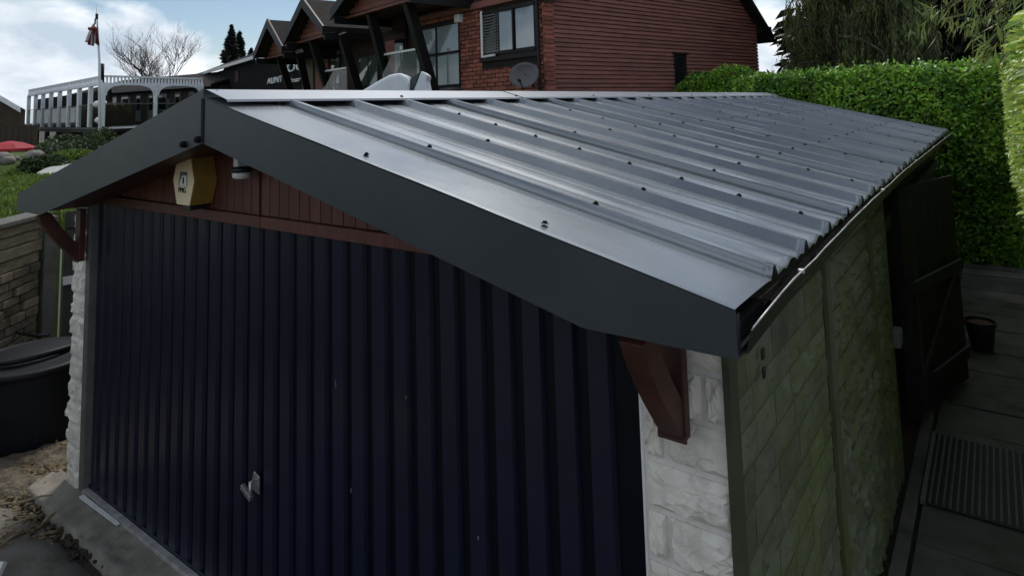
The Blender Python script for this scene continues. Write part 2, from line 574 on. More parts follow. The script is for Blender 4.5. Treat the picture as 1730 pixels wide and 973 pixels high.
# forecourt in front of the garage: slabs with open joints over a bed of soil
bed = struct(bumpy_sheet('forecourt_bed', -7, 6, -6, 1.6, 130, 76, lambda x, y: -.085+.014*wob(x, y, 0, 3), M_SOIL))
pav = struct(MB().box(-.02, .02, -3.02, -2.98, -.1, -.06).build('pavement', M_SLAB))
slab_me = []
for k in range(5):
    b = MB()
    nx = 6
    for j in range(nx+1):
        for i in range(nx+1):
            e = min(i, j, nx-i, nx-j) == 0
            b.v.append((i/nx-.5, j/nx-.5, (-.02 if e else .0)+.006*random.uniform(-1, 1)))
    for j in range(nx):
        for i in range(nx):
            a = j*(nx+1)+i
            b.f.append((a, a+1, a+nx+2, a+nx+1))
    rim = [i for i in range(nx+1)] + [(j+1)*(nx+1)-1 for j in range(1, nx+1)] + [nx*(nx+1)+i for i in range(nx-1, -1, -1)] + [j*(nx+1) for j in range(nx-1, 0, -1)]
    n0 = len(b.v)
    for r_ in rim:
        b.v.append((b.v[r_][0], b.v[r_][1], -.05))
    for i in range(len(rim)):
        b.f.append((rim[(i+1) % len(rim)], rim[i], n0+i, n0+(i+1) % len(rim)))
    me = b.mesh('slab')
    me.shade_smooth()
    me.materials.append(M_SLAB)
    slab_me.append(me)
for j in range(6):
    y = -.25 - .45 - j*.9
    for i in range(9):
        x = -6.3 + i*.92 + (.45 if j % 2 else .1)
        if x > 3.2:
            continue
        o = put('slab', random.choice(slab_me), None, pav)
        o.location = (x, y, -.055+random.uniform(-.006, .006))
        o.scale = (.885, .865, 1)
        o.rotation_euler = (random.uniform(-.008, .008), random.uniform(-.008, .008), random.uniform(-.012, .012))

# concrete apron along the door
b = MB()
nx, ny = 110, 12
for j in range(ny+1):
    for i in range(nx+1):
        x = -2.62 + 5.3*i/nx
        y = -.215 + .245*j/ny
        e = .02*wob(x, 0, 3, 4) if j == 0 else 0
        z = -.028 + .012*j/ny + .007*wob(x, y, 1, 5)
        if j == 0:
            z = -.085
        for hx, hy, hr in ((-1.38, -.09, .075), (-1.28, -.05, .05), (-1.20, -.13, .045), (-1.62, -.17, .06), (-.9, -.17, .07)):
            dd = ((x-hx)**2 + ((y-hy)*1.5)**2)**.5
            if dd < hr:
                z -= .035*(1-dd/hr)**.6
        b.v.append((x, y+e, z))
for j in range(ny):
    for i in range(nx):
        a = j*(nx+1)+i
        b.f.append((a, a+1, a+nx+2, a+nx+1))
struct(b.build('concrete_apron', M_CONC, smooth=True))

# right-hand passage: dark paving, long slabs
bed2 = struct(MB().box(2.2, 7, -2, 14, -.11, -.045).build('passage_bed', M_SOIL))
path = struct(MB().box(2.46, 2.535, -1.5, 9.6, -.06, .0).build('path', M_DECK, bevel=.006))
b = MB().box(-.5, .5, -.5, .5, -.04, 0)
dme = b.build('slab', M_DECK, path, bevel=.004)
first = True
yy = -1.2
k = 0
while yy < 10.0:
    h = random.choice((.42, .5, .6, .36))
    xx = 2.55 - (0 if k % 2 else 0)
    lens = [1.35, 1.5, 1.2] if k % 2 else [.95, 1.45, 1.6]
    for L in lens:
        o = dme if first else copy_part(dme, (0, 0, 0))
        first = False
        o.location = (xx+L/2, yy+h/2, random.uniform(-.006, .006))
        o.scale = (L-.018, h-.016, 1)
        o.rotation_euler = (random.uniform(-.006, .006), random.uniform(-.006, .006), random.uniform(-.006, .006))
        xx += L
    yy += h
    k += 1

# raised garden on the left, held by the old wall
W0 = np.array([-5.13, .61])
WD = np.array([.676, -.737])
WD /= np.linalg.norm(WD)
GD = np.array([.31, .95])
GD /= np.linalg.norm(GD)


def inside(x, y):                              # signed distance into the raised zone
    p = np.array([x, y]) - W0
    d1 = WD[0]*p[1]-WD[1]*p[0]                 # >0 right of wall
    d1 = -(p[0]*(-WD[1]) + p[1]*WD[0])
    d2 = -(p[0]*GD[1] - p[1]*GD[0]) - 1.0
    d3 = -5.4 - x + .6
    if y < W0[1]:
        return min(d1, 50)
    return min(d2, d1+2 if d1 > 0 else d2, d3 if y > 5 else 50)


def terr_z(x, y):
    q = np.array([x, y]) - CAM[:2]
    d = q@FWD[:2]
    u = 865 + FPX*(q@RGT[:2])/max(d, .5)
    s = inside(x, y)
    t = min(max((s-.12)/.35, 0), 1)
    hump = .22*math.exp(-(((x+10.2)/3.0)**2 + ((y+.6)/3.2)**2)) + .05*wob(x, y, 0, .9)
    base = 1.32 + hump - .1*min(max((d-9)/14, 0), 1)
    # sunken terrace round the parasol
    px, py_ = x+19.3, y-3.2
    k = min(max((4.8 - math.hypot(px*.8, py_))/1.2, 0), 1)
    base = base*(1-k) + .1*k
    return -.1 + (base+.1)*t*t*(3-2*t)


terrain = struct(bumpy_sheet('raised_garden', -46, -3.4, -14, 44, 142, 194, terr_z, M_LAWN, keep=lambda x, y: inside(x, y) > -.6))
print('setting', len(bpy.data.objects))

# ------------------------------------------------------------------ garage
HW, ZP, ZE, ZB, ZEB, XK, RL, OV = 2.559, 2.618, 2.016, 2.403, 1.901, .44, 9.50, .319
SL = (ZP-ZE)/HW
WX = 2.43
DX = 2.13
DH = 1.945
gar = thing('garage', (0, 0, 0), 'dark blue and white garage with ribbed grey metal roof', 'garage')


def roof_z(x, off=0.):
    return ZP - SL*abs(x) + off


# roof sheets: box profile, ribs every 0.4 m
P = .40
RH = .036


def profile():
    pr = []
    for k in range(3):
        y0 = k*P
        pr += [(y0-.040, 0, 0), (y0-.012, RH, 0), (y0+.012, RH, 0), (y0+.040, 0, 0)]
        for i in range(1, 24):
            f = i/24
            y = y0+.040+.32*f
            mr = sum(.0035*max(0, 1-abs(y-y0-c_)/.010) for c_ in (.150, .250))
            pr.append((y, mr, 1.0))
    pr += [(3*P-.040, 0, 0)]
    return pr


def sheet_mesh(sgn, name):
    b = MB()
    pr = profile()
    n = len(pr)
    xs = [.06, .3, .6, .9, 1.2, 1.5, 1.75, 1.95, 2.1, 2.2, 2.28, 2.35, 2.41, 2.46, 2.50, 2.53, HW]
    for x in xs:
        for y, z, pan in pr:
            e = max(0, (x-1.75)/(HW-1.75))
            f = ((y % P)-.040)/.32
            w_ = 0
            if pan:
                env = math.sin(math.pi*min(max(f, 0), 1))**.6
                w_ = env*(.0012*math.sin(f*9.5+x*1.1) + .0011*math.sin(f*21+1.3+x*.7) + e*e*(.0068*math.sin(f*14.2+.6) + .0026*math.sin(f*30+2)) + .010*e**3)
            b.v.append((sgn*x, y, ZP-SL*x + z + w_))
    for i in range(len(xs)-1):
        for j in range(n-1):
            a = i*n+j
            f = (a, a+n, a+n+1, a+1) if sgn > 0 else (a, a+1, a+n+1, a+n)
            b.f.append(f)
    me = b.mesh(name)
    me.shade_smooth()
    me.set_sharp_from_angle(angle=R(28))
    me.materials.append(M_ROOF)
    return me


shR, shL = sheet_mesh(1, 'roof_sheet'), sheet_mesh(-1, 'roof_sheet')
for me in (shR, shL):
    for k in range(8):
        o = put('roof_sheet', me, None, gar)
        o.location = (0, .045+k*1.2 - (0 if k else 0), .0012*(k % 2))
        if k == 7:
            o.scale = (1, .88, 1)
        sd = o.modifiers.new('thickness', 'SOLIDIFY')
        sd.thickness = .0012
        o.rotation_euler = (0, 0, 0)
# deck under the sheets so that no light leaks
for s in (1, -1):
    MB().prism([(0, -.02, ZP-.035), (s*2.5, -.02, roof_z(2.5, -.035)), (s*2.5, -.02, roof_z(2.5, -.05)), (0, -.02, ZP-.05)][::s], (0, RL-.05, 0)).build('roof_deck', M_SHED, gar)

# barge flashings: face with kinked lower edge, top flange, end return
for s in (1, -1):
    poly = [(0, ZP+(.002 if s > 0 else .050)), (s*HW, ZE+.002), (s*HW, ZEB), (s*(HW-XK), ZEB), (0, ZB)]
    b = MB()
    b.prism([(x, -OV, z) for x, z in poly][::s], (0, .004, 0))
    o = b.build('barge_board', M_FASC, gar)
    # inner timber box behind the metal face
    poly2 = [(0, ZP-.06), (s*(HW-.02), ZE-.06), (s*(HW-.02), ZEB+.012), (s*(HW-XK), ZEB+.012), (0, ZB+.012)]
    MB().prism([(x, -OV+.0065, z) for x, z in poly2][::s], (0, .03, 0)).build('barge_backing', M_DKW, gar)
    # top flange with small step-up lip
    b = MB()
    nn = 14
    ysx = [(-OV, .003), (-OV+.02, .004), (-.18, .0045), (-.05, .004), (.010, .0012)]
    for i in range(nn+1):
        x = .0 + HW*i/nn
        for y, dz in ysx:
            b.v.append((s*x, y+.002*math.sin(9*x), roof_z(x, dz+.004)+.0012*math.sin(2.1*x+y*2)))
    for i in range(nn):
        for j in range(len(ysx)-1):
            a = i*5+j
            f = (a, a+5, a+6, a+1) if s > 0 else (a, a+1, a+6, a+5)
            b.f.append(f)
    o = b.build('barge_flange', M_ROOF, gar)
    sd = o.modifiers.new('thickness', 'SOLIDIFY')
    sd.thickness = .0015
    # return of the flashing at the eaves end and soffit
    MB().box(*sorted((s*(HW-.003), s*HW)), -OV+.0045, -OV+.03, ZEB, ZE-.01).build('flashing_return', M_FASC, gar)
    pl = [(0, ZB+.018), (s*(HW-XK), ZEB+.018), (s*(HW-.03), ZEB+.018), (s*(HW-.03), ZEB+.03), (s*(HW-XK), ZEB+.03), (0, ZB+.03)]
    MB().prism([(x, -OV+.04, z) for x, z in pl][::s], (0, OV-.04, 0)).build('soffit', M_DKW, gar)
# little corner cover at the apex seam, and bolts
MB().prism([(-.012, -OV-.004, ZB+.002), (.012, -OV-.004, ZB+.002), (.012, -OV-.004, ZP+.002), (-.012, -OV-.004, ZP+.002)], (0, .003, 0)).build('seam_strip', M_SCREW, gar)
# ridge cap in lapped lengths, resting on the rib crests
cap = MB()
for (x, z) in ():
    pass
capme = MB()
prf = [(-.21, -.006), (-.205, 0), (-.02, .0), (.02, .0), (.205, 0), (.212, -.010)]
ly = [0, 1.19, 2.38]
for y in ly:
    for i, (x, dz) in enumerate(prf):
        capme.v.append((x, y, (ZP if abs(x) < .03 else roof_z(x)) + RH+.004 + dz + (.006 if abs(x) < .03 else 0)))
for i in range(len(ly)-1):
    for j in range(5):
        a = i*6+j
        capme.f.append((a, a+1, a+7, a+6))
cm = capme.mesh('ridge_cap')
cm.materials.append(M_CAP)
for k in range(4):
    o = put('ridge_cap', cm, None, gar)
    o.location = (0, -OV+.005+k*2.40, .0016*(k % 2))
    if k == 3:
        o.scale = (1, (RL+OV-.005-7.2)/2.38, 1)
    sd = o.modifiers.new('thickness', 'SOLIDIFY')
    sd.thickness = .0016
# ridge end plug
MB().prism([(-.205, -.04, roof_z(.205)), (.205, -.04, roof_z(.205)), (.20, -.04, roof_z(.2)+RH), (0, -.04, ZP+RH), (-.2, -.04, roof_z(.2)+RH)], (0, .02, 0)).build('ridge_dark_filler', M_SCREW, gar)
# black filler added so the gaps under the ridge cap look dark
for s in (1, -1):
    MB().prism([(s*.10, .0, roof_z(.10, .001)), (s*.165, .0, roof_z(.165, .001)), (s*.165, .0, roof_z(.165, RH-.001)), (s*.10, .0, roof_z(.10, RH-.001))][::s], (0, RL-.02, 0)).build('ridge_dark_filler', M_SCREW, gar)
# screws
sc = MB()
sc.lathe((0, 0, 0), [(.012, 0), (.012, .0025), (.0075, .003), (.007, .0085), (.004, .010)], 8)
scm = sc.mesh('screw')
scm.materials.append(M_SCREW)


def screw(x, y, dz):
    o = put('screw', scm, None, gar)
    o.location = (x, y, roof_z(x, dz))
    o.rotation_euler = (0, math.atan(SL)*(1 if x > 0 else -1), random.uniform(0, 3))


for k in range(24):
    y = .045 + P*k
    if y > RL-.1:
        continue
    if k % 3 == 2:
        xs = [.65, .91, 1.17, 1.43, 1.70, 1.96, 2.22, 2.45]
    else:
        xs = [1.17, 1.97]
    for x in xs:
        screw(x+random.uniform(-.012, .012), y, RH)
for x in (1.13, 1.96):
    screw(x, -.26, .013)
for k in range(9):
    screw(.17, .845+1.2*k if .845+1.2*k < RL else 9.3, RH+.005)
screw(.035, -.27, RH+.005)
for x, z in ((-.17, 2.395), (-.03, 2.42)):
    MB().lathe((0, 0, 0), [(.018, 0), (.016, .02), (.008, .026)], 10).build('bolt', M_SCREW, gar).matrix_local = Matrix.Translation((x, -OV, z)) @ Matrix.Rotation(R(90), 4, 'X')

# gutter on the right: trough, rim, debris, brackets
GY = [-.31, -.1, .05, .6, 1.4, 3.2, 6.9, RL]
GZ = [1.990, 2.004, 2.012, 2.022, 2.040, 2.050, 2.022, 2.000]


def rim_z(y):
    return float(np.interp(y, GY, GZ)) - .012


GX0, GX1 = HW-.035, 2.594
b = MB()
ns = 60
for k in range(ns+1):
    y = -.305 + (RL+.30)*k/ns
    zr_ = rim_z(y)
    for x, dz in ((GX0, -.04), (GX0, -.06), (GX0+.03, -.072), (GX1-.012, -.06), (GX1, -.004), (GX1-.004, -.004), (GX1-.016, -.055), (GX0+.03, -.066), (GX0+.006, -.055), (GX0+.006, -.04)):
        b.v.append((x, y, min(zr_+dz, 3)))
for k in range(ns):
    for i in range(10):
        a, c_ = k*10+i, k*10+(i+1) % 10
        b.f.append((a, a+10, c_+10, c_))
b.f.append(tuple(range(10)))
gut = b.build('gutter', M_BLACK, gar)
pts = []
for k in range(70):
    y = -.30 + (RL+.28)*k/69
    pts.append((GX1+.0012*math.sin(k*1.7), y, rim_z(y)+.0012*math.sin(k*.9)+.0008*math.sin(k*2.3)))
MB().tube(pts, .0026, 6).build('gutter_rim', M_ALU, gut, smooth=True)
gx = GX0
b = MB()
n_ = 160
for k in range(n_+1):
    y = -.05 + (RL-.02)*k/n_
    for i in range(6):
        x = GX0+.004 + .062*i/5
        b.v.append((x, y+.01*random.uniform(-1, 1), rim_z(y)-.040+.03*random.random()*(1-abs(i-2.5)/4)))
for k in range(n_):
    for i in range(5):
        a = k*6+i
        b.f.append((a, a+1, a+7, a+6))
stuff(b.build('leaf_litter', M_SOIL, gut))
for y in (.22, 2.1, 4.0, 5.9, 7.8):
    MB().box(GX1-.012, GX1+.006, y-.008, y+.008, rim_z(y)-.008, rim_z(y)+.006).build('gutter_clip', M_ALU, gut, bevel=.003)
# eaves closing board above the side wall
MB().box(2.437, 2.455, .0, RL-.1, 1.90, 1.97).build('eaves_board', M_SHED, gar)
MB().box(-2.455, -2.437, .0, RL-.1, 1.90, 1.97).build('eaves_board', M_SHED, gar)

MB().box(HW-.075, HW-.006, -OV+.038, -.06, ZEB+.035, ZE-.035).build('eaves_dark_fill', M_BLACK, gar)  # black box added to make the open eaves corner look dark
# walls that do not show pieces from here
MB().box(-WX, -WX+.06, .02, RL-.2, -.1, 1.95).build('side_wall', M_SIDEP, gar)
MB().prism([(-WX+.07, RL-.25, -.1), (WX-.2, RL-.25, -.1), (WX-.2, RL-.25, 1.98), (0, RL-.25, 2.5), (-WX+.07, RL-.25, 1.98)], (0, .05, 0)).build('rear_wall', M_SIDEP, gar)
# right side wall, front part of mock-stone panels
swall = MB().box(WX-.075, WX-.022, .03, 3.26, -.1, 1.93).build('side_wall', M_SIDEP, gar)
for y0, y1 in ((.0, .045), (1.325, 1.415), (2.60, 2.68), (3.215, 3.285)):
    MB().box(WX-.021, WX+.004, y0 if y0 else -.024, y1, -.1, 1.925).build('panel_rib', M_GREEN if y0 == 0 else M_SIDEP, swall, bevel=.004)


def rock_mesh(seed, amp, nx=5, nz=4, thick=.05):
    """a rock-faced block, face towards -Y, unit size in x,z"""
    r_ = random.Random(seed)
    b = MB()
    for j in range(nz+1):
        for i in range(nx+1):
            e = min(i, j, nx-i, nz-j) == 0
            y = -thick*.25 if e else -thick - amp*(r_.uniform(-.25, .25) + 1.3*math.sin(5.1*i/nx+seed)*math.sin(4.3*j/nz+seed*1.7)*(1 if math.sin(9*i/nx+seed*2.3)+math.sin(7*j/nz+seed) > 0 else -.5))
            jx = 0 if e else r_.uniform(-.06, .06)
            b.v.append(((i/nx-.5)+jx, y, (j/nz-.5)+(0 if e else r_.uniform(-.07, .07))))
    for j in range(nz):
        for i in range(nx):
            a = j*(nx+1)+i
            if r_.random() < .5:
                b.f += [(a, a+1, a+nx+2), (a, a+nx+2, a+nx+1)]
            else:
                b.f += [(a, a+1, a+nx+1), (a+1, a+nx+2, a+nx+1)]
    rim = [i for i in range(nx+1)] + [(j+1)*(nx+1)-1 for j in range(1, nz+1)] + [nz*(nx+1)+i for i in range(nx-1, -1, -1)] + [j*(nx+1) for j in range(nz-1, 0, -1)]
    n0 = len(b.v)
    for q in rim:
        b.v.append((b.v[q][0], .02, b.v[q][2]))
    for i in range(len(rim)):
        b.f.append((rim[(i+1) % len(rim)], rim[i], n0+i, n0+(i+1) % len(rim)))
    return b.mesh('block')


side_me = [rock_mesh(20+i, .012, 6, 4, .020) for i in range(8)]
for me in side_me:
    me.materials.append(M_SIDE)
zc = -.05
row = 0
while zc < 1.90:
    h = (.125, .105, .135, .115)[row % 4]
    if zc+h > 1.92:
        h = 1.92-zc
    for a0, a1 in ((.05, 1.32), (1.42, 2.595), (2.685, 3.21)):
        y = a0
        first_w = random.uniform(.12, .3)
        while y < a1-.03:
            wd = min(random.uniform(.16, .32) if y > a0 else first_w, a1-y)
            if a1-(y+wd) < .1:
                wd = a1-y
            o = put('block', random.choice(side_me), None, swall)
            o.location = (WX-.022, y+wd/2, zc+h/2)
            o.rotation_euler = (0, 0, R(90))
            o.scale = (wd-(.006 if a0 < 1 else .014), random.uniform(.4, .6) if a0 < 1 else random.uniform(.7, 1.4), h-(.007 if a0 < 1 else .014))
            y += wd
    zc += h
    row += 1
# conduit scars and a socket box on the side wall
for y, z in ((.30, 1.70), (.30, 1.64)):
    MB().box(WX+.0, WX+.008, y-.012, y+.012, z-.018, z+.018).build('clip', M_BLACK, swall, bevel=.004)

# front pillars of white rock-faced stone
pil_me = [rock_mesh(60+i, .0075, 11, 7, .020) for i in range(8)]
for me in pil_me:
    me.materials.append(M_STONE)
for s in (1, -1):
    x0, x1 = (DX, WX) if s > 0 else (-WX, -DX-.075)
    p = MB().box(x0, x1-(.03 if s > 0 else 0), .012, .11, -.08, 1.90).build('pillar', M_MORTAR, gar)
    zc = -.06
    row = 0
    while zc < 1.88:
        h = .148
        cut = [x0, x1]
        if (x1-x0) > .25:
            cut = [x0, x0+(.21 if row % 2 else .075), x1]
            if row % 3 == 0:
                cut = [x0, x1]
        elif row % 2:
            cut = [x0, x0+.13, x1]
        hh = min(h, 1.895-zc)
        for a, c_ in zip(cut[:-1], cut[1:]):
            o = put('stone', random.choice(pil_me), None, p)
            o.location = ((a+c_)/2, .012, zc+hh/2)
            o.scale = (c_-a-.017, random.uniform(.75, 1.2), hh-.019)
            if random.random() < .5:
                o.rotation_euler = (0, R(180), 0)
        if s < 0:                                  # outer flank stones
            o = put('stone', random.choice(pil_me), None, p)
            o.location = (x0+.004, .075, zc+hh/2)
            o.rotation_euler = (0, 0, R(-90))
            o.scale = (.12, .8, hh-.014)
        zc += h
        row += 1

# door frame, door with pressed vertical panels, header and gable boards
MB().box(-DX-.072, -DX-.002, .0, .10, -.05, DH+.0).build('door_post', M_GREYW, gar, bevel=.003)
MB().box(DX-.012, DX-.002, .014, .10, -.05, DH).build('door_post', M_WHITE, gar)
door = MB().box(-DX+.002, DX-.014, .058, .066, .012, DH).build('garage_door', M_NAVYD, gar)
pp = .1385
pw = .098
b = MB()
b.prism([(-pw/2, .057, 0), (-pw/2+.011, .038, 0), (pw/2-.011, .038, 0), (pw/2, .057, 0)], (0, 0, DH-.03))
dp = b.mesh('door_panel')
dp.materials.append(M_NAVY)
k = 0
x = -DX+.07
while x < DX-.05:
    o = put('door_panel', dp, None, door)
    o.location = (x, random.uniform(-.0008, .0008), .02)
    o.rotation_euler = (0, 0, random.uniform(-.012, .012))
    x += pp
    k += 1
MB().box(-DX+.004, DX-.016, .036, .0565, .004, .020).build('door_bottom_rail', M_NAVY, door)
# paint chips
for (u, v, hh) in ((567, 648, .03), (808, 908, .014), (686, 671, .012), (340, 655, .012), (593, 828, .02)):
    q = on_plane(u, v, (0, 1, 0), .0375)
    MB().box(q[0]-.003, q[0]+.003, .0365, .0385, q[2]-hh/2, q[2]+hh/2).build('paint_chip', M_GREYW, door)
# handle: pressed steel plate with a drop lever
hx, hz = on_plane(427, 818, (0, 1, 0), .02)[[0, 2]]
hd = MB().prism([(hx-.035, .034, hz-.03), (hx+.045, .034, hz-.04), (hx+.045, .034, hz+.045), (hx-.005, .034, hz+.06), (hx-.02, .034, hz+.01)], (0, -.008, 0)).build('handle', M_STEEL, door, bevel=.003)
MB().beam((hx-.055, -.005, hz-.012), (hx+.05, -.018, hz-.036), .022, .026).build('lever', M_STEEL, hd, bevel=.004)
MB().tube([(hx+.03, .03, hz+.03), (hx+.025, -.01, hz+.03), (hx+.045, -.018, hz-.03)], .009, 8).build('lever_arm', M_STEEL, hd, smooth=True)
# threshold strip
MB().box(-DX-.0, DX, -.006, .034, -.03, .002).build('threshold', M_ALU, gar, bevel=.002)
b = MB().prism([(-2.06, -.02, -.012), (-1.52, -.012, -.012), (-1.52, -.03, -.012), (-2.06, -.045, -.012)], (0, 0, .012))
b.build('threshold_trim', M_WHITE, gar)
# header beam and gable boarding
MB().box(-DX-.07, -.012, -.004, .09, DH, DH+.058).build('header_board', M_REDW, gar, bevel=.003)
MB().box(-.006, DX+.05, -.004, .09, DH, DH+.058).build('header_board', M_REDW, gar, bevel=.003)
MB().prism([(-2.2, .06, DH+.05), (2.2, .06, DH+.05), (0, .06, 2.52)], (0, .03, 0)).build('gable_back', M_SHED, gar)
x = -2.0
bw = .085
while x < 2.0:
    xa, xb = x+.0022, x+bw-.0022
    t = lambda q: min(2.46, ZB + .05 - SL*abs(q))
    if min(t(xa), t(xb)) > DH+.065:
        b = MB().prism([(xa, .022, DH+.060), (xb, .022, DH+.060), (xb, .022, t(xb)), (xa, .022, t(xa))], (0, .02, 0))
        b.build('gable_board', M_REDW, gar, bevel=.0025)
    x += bw
MB().box(-.056, -.040, .012, .0215, DH+.06, 2.40).build('gable_cover_strip', M_DKW, gar)

# curved timber brackets
for s in (1, -1):
    xc = s*2.262 if s > 0 else -2.205
    br = MB().box(xc-.042, xc+.042, -.058, -.021, 1.535, 1.895).build('bracket', M_DKW, gar, bevel=.004)
    pts_o, pts_i = [], []
    for k in range(9):
        t = k/8
        a = R(90)*t
        # curve from leg foot (y=-.06,z=1.56) to soffit (y=-.30,z=1.90)
        yy = -.05 - .245*(.45*math.sin(a*.98)**1.25 + .55*t)
        zz_ = 1.545 + .345*(.45*(1-math.cos(a))**.62 + .55*t)
        pts_o.append((yy-.012, zz_-.01))
    for k in range(8, -1, -1):
        y0_, z0_ = pts_o[k]
        pts_i.append((min(y0_+.062, -.022), min(z0_+.048, 1.905)))
    poly = [(y, min(z, 1.905)) for y, z in pts_o] + pts_i
    MB().prism([(xc-.036, y, z) for y, z in poly], (.072, 0, 0)).build('brace', M_DKW, br, bevel=.003)
    MB().box(xc-.046, xc+.046, -.068, -.0585, 1.53, 1.556).build('foot', M_DKW, br, bevel=.003)

# dark shed part of the building behind the stone panels
shed_x = WX-.12
for k in range(46):
    y = 3.30 + k*.132
    if y > RL-.3:
        break
    MB().box(shed_x-.02, shed_x+random.uniform(0, .006), y, y+.128, -.1, 1.9).build('shed_board', M_SHED if y < 6.2 or y > 8.4 else M_SHEDG, gar)
MB().box(shed_x-.03, shed_x+.08, 3.29, RL-.3, 1.52, 1.62).build('shed_beam', M_SHED, gar)
MB().box(shed_x+.081, shed_x+.09, 5.2, RL-.4, 1.60, 1.615).build('beam_edge', M_SHEDG, gar)
# open ledged door of the shed
hA, hB = np.array([WX+.0, 4.02]), np.array([2.735, 5.16])
dv = (hB-hA)/np.linalg.norm(hB-hA)
dn = np.array([dv[1], -dv[0]])
LW = np.linalg.norm(hB-hA)
sd_ = MB().prism([(*(hA+dn*.0), .06), (*(hB), .06), (*(hB), 1.80), (*(hA), 1.80)], (*(-dn*.03), 0)).build('shed_door', M_SHED, gar)
for k in range(8):
    a, c_ = hA+dv*(k*LW/8+.003), hA+dv*((k+1)*LW/8-.003)
    MB().prism([(*(a+dn*.002), .055), (*(c_+dn*.002), .055), (*(c_+dn*.002), 1.81), (*(a+dn*.002), 1.81)], (*(dn*.012), 0)).build('door_board', M_SHED, sd_)


def on_leaf(s_, z, o=.03):
    q = hA+dv*s_+dn*o
    return (q[0], q[1], z)


for z in (.28, 1.02):
    MB().beam(on_leaf(.06, z), on_leaf(LW-.02, z+.01), .10, .03, up=(dn[0], dn[1], 0)).build('door_ledge', M_SHED, sd_)
    MB().beam(on_leaf(.35 if z < 1 else .12, z+.054, .044), on_leaf(LW-.02, z+.062, .044), .008, .012, up=(dn[0], dn[1], 0)).build('ledge_edge', M_GREYW, sd_)
MB().beam(on_leaf(.14, .34, .036), on_leaf(LW-.16, 1.0, .036), .03, .02, up=(dn[0], dn[1], 0)).build('door_brace', M_SHEDG, sd_)
MB().beam(on_leaf(.2, .1, .02), on_leaf(.2, 1.2, .02), .02, .012, up=(dn[0], dn[1], 0)).build('door_stile', M_SHEDG, sd_)

# ------------------------------------------------------------------ things on the garage
ab = thing('alarm_box', (-.69, .02, 2.15), 'cream and amber hexagonal alarm box under the garage gable', 'alarm box')
ax0, az0 = -.585, 2.175


def hexa(wm, we, hz_, y):
    return [(ax0-we, y, az0-hz_), (ax0+we, y, az0-hz_), (ax0+wm, y, az0), (ax0+we, y, az0+hz_), (ax0-we, y, az0+hz_), (ax0-wm, y, az0)]


MB().prism(hexa(.118, .072, .135, -.112), (0, .13, 0)).build('housing', M_AMBER, ab, bevel=.004)
fp = MB().prism(hexa(.117, .071, .134, -.118), (0, .0045, 0)).build('front_panel', M_CREAM, ab, bevel=.002)
MB().prism([(ax0-.055, -.1195, az0-.03), (ax0+.045, -.1195, az0-.03), (ax0+.045, -.1195, az0+.05), (ax0-.035, -.1195, az0+.05)], (0, .001, 0)).build('logo_panel', M_GREYW, fp)
MB().prism([(ax0-.045, -.1210, az0-.028), (ax0+.04, -.1210, az0-.028), (ax0+.04, -.1210, az0+.030), (ax0-.01, -.1210, az0+.030)], (0, .001, 0)).build('logo_house', M_WHITE, fp)
MB().prism([(ax0+.0, -.1225, az0-.015), (ax0+.015, -.1225, az0-.015), (ax0+.015, -.1225, az0+.020), (ax0+.0, -.1225, az0+.020)], (0, .001, 0)).build('logo_mark', M_TRIM, fp)
tm = text_mesh('PMG', .042)
tm.materials.append(M_TRIM)
o = put('lettering', tm, None, fp)
o.matrix_parent_inverse = Matrix.Identity(4)
o.parent = ab
o.matrix_parent_inverse = Matrix.Translation(ab.location).inverted()
o.location = (ax0-.05, -.1205, az0-.066)
o.rotation_euler = (R(90), 0, 0)
MB().box(ax0-.035, ax0+.045, -.10, .0, az0-.165, az0-.1365).build('strobe', M_BLACK, ab, bevel=.004)

lt = thing('security_sensor', (-.2, .02, 2.2), 'small white sensor lamp on the red gable boards beside the alarm box', 'sensor')
q = on_plane(409, 287, (0, 1, 0), -.05)
MB().box(q[0]-.055, q[0]-.012, -.07, .02, q[2]-.01, q[2]+.075).build('mount', M_WHITE, lt, bevel=.006)
MB().tube([(q[0]-.02, -.03, q[2]-.02), (q[0]+.01, -.05, q[2]-.03)], .016, 10).build('arm', M_BLACK, lt)
MB().lathe((q[0]+.01, -.06, q[2]-.045), [(.03, 0), (.044, .008), (.046, .03), (.04, .034)], 20).build('dome', M_WHITE, lt, smooth=True)
MB().lathe((q[0]+.01, -.06, q[2]-.0105), [(.05, 0), (.052, .02), (.04, .028)], 20).build('hood', M_BLACK, lt, smooth=True)

q = on_plane(1518, 572, (1, 0, 0), WX+.03)
sb = tag(MB().box(WX-.02, WX+.05, q[1]-.06, q[1]+.08, q[2]-.05, q[2]+.06).build('socket_box', M_GREYW, bevel=.012), 'grey outdoor socket box at the corner of the garage side wall', 'socket box')

# ribbed mat on the passage floor
mt_ = thing('ribbed_mat', (2.9, 3.45, 0), 'black ribbed rubber mat lying on the dark passage paving', 'mat')
MB().box(2.575, 3.30, 2.95, 3.97, .008, .016).build('backing', M_MAT, mt_)
rb = MB().box(-.006, .006, 2.955, 3.965, .0165, .030).mesh('rib')
rb.materials.append(M_MATR)
for k in range(20):
    o = put('rib', rb, None, mt_)
    o.location = (2.597+k*.036 + random.uniform(-.001, .001) - mt_.location[0]*0, 0, 0)
MB().box(2.548, 2.574, 2.94, 3.98, .007, .026).build('edge_strip', M_GREYW, mt_)

# flower pot by the shed door
pc = on_plane(1630, 600, (0, 0, 1), 0)
pot = thing('flower_pot', (2.83, 6.15, 0), 'black plant pot with soil standing beyond the open shed door', 'plant pot')
MB().lathe((2.83, 6.15, .005), [(.09, 0), (.125, .24), (.138, .245), (.138, .28), (.125, .282), (.12, .25)], 20).build('pot', M_BLACK, pot, smooth=False)
MB().lathe((2.83, 6.15, .255), [(.118, 0), (.10, .012), (.04, .02)], 20).build('soil', M_TERRA, pot)

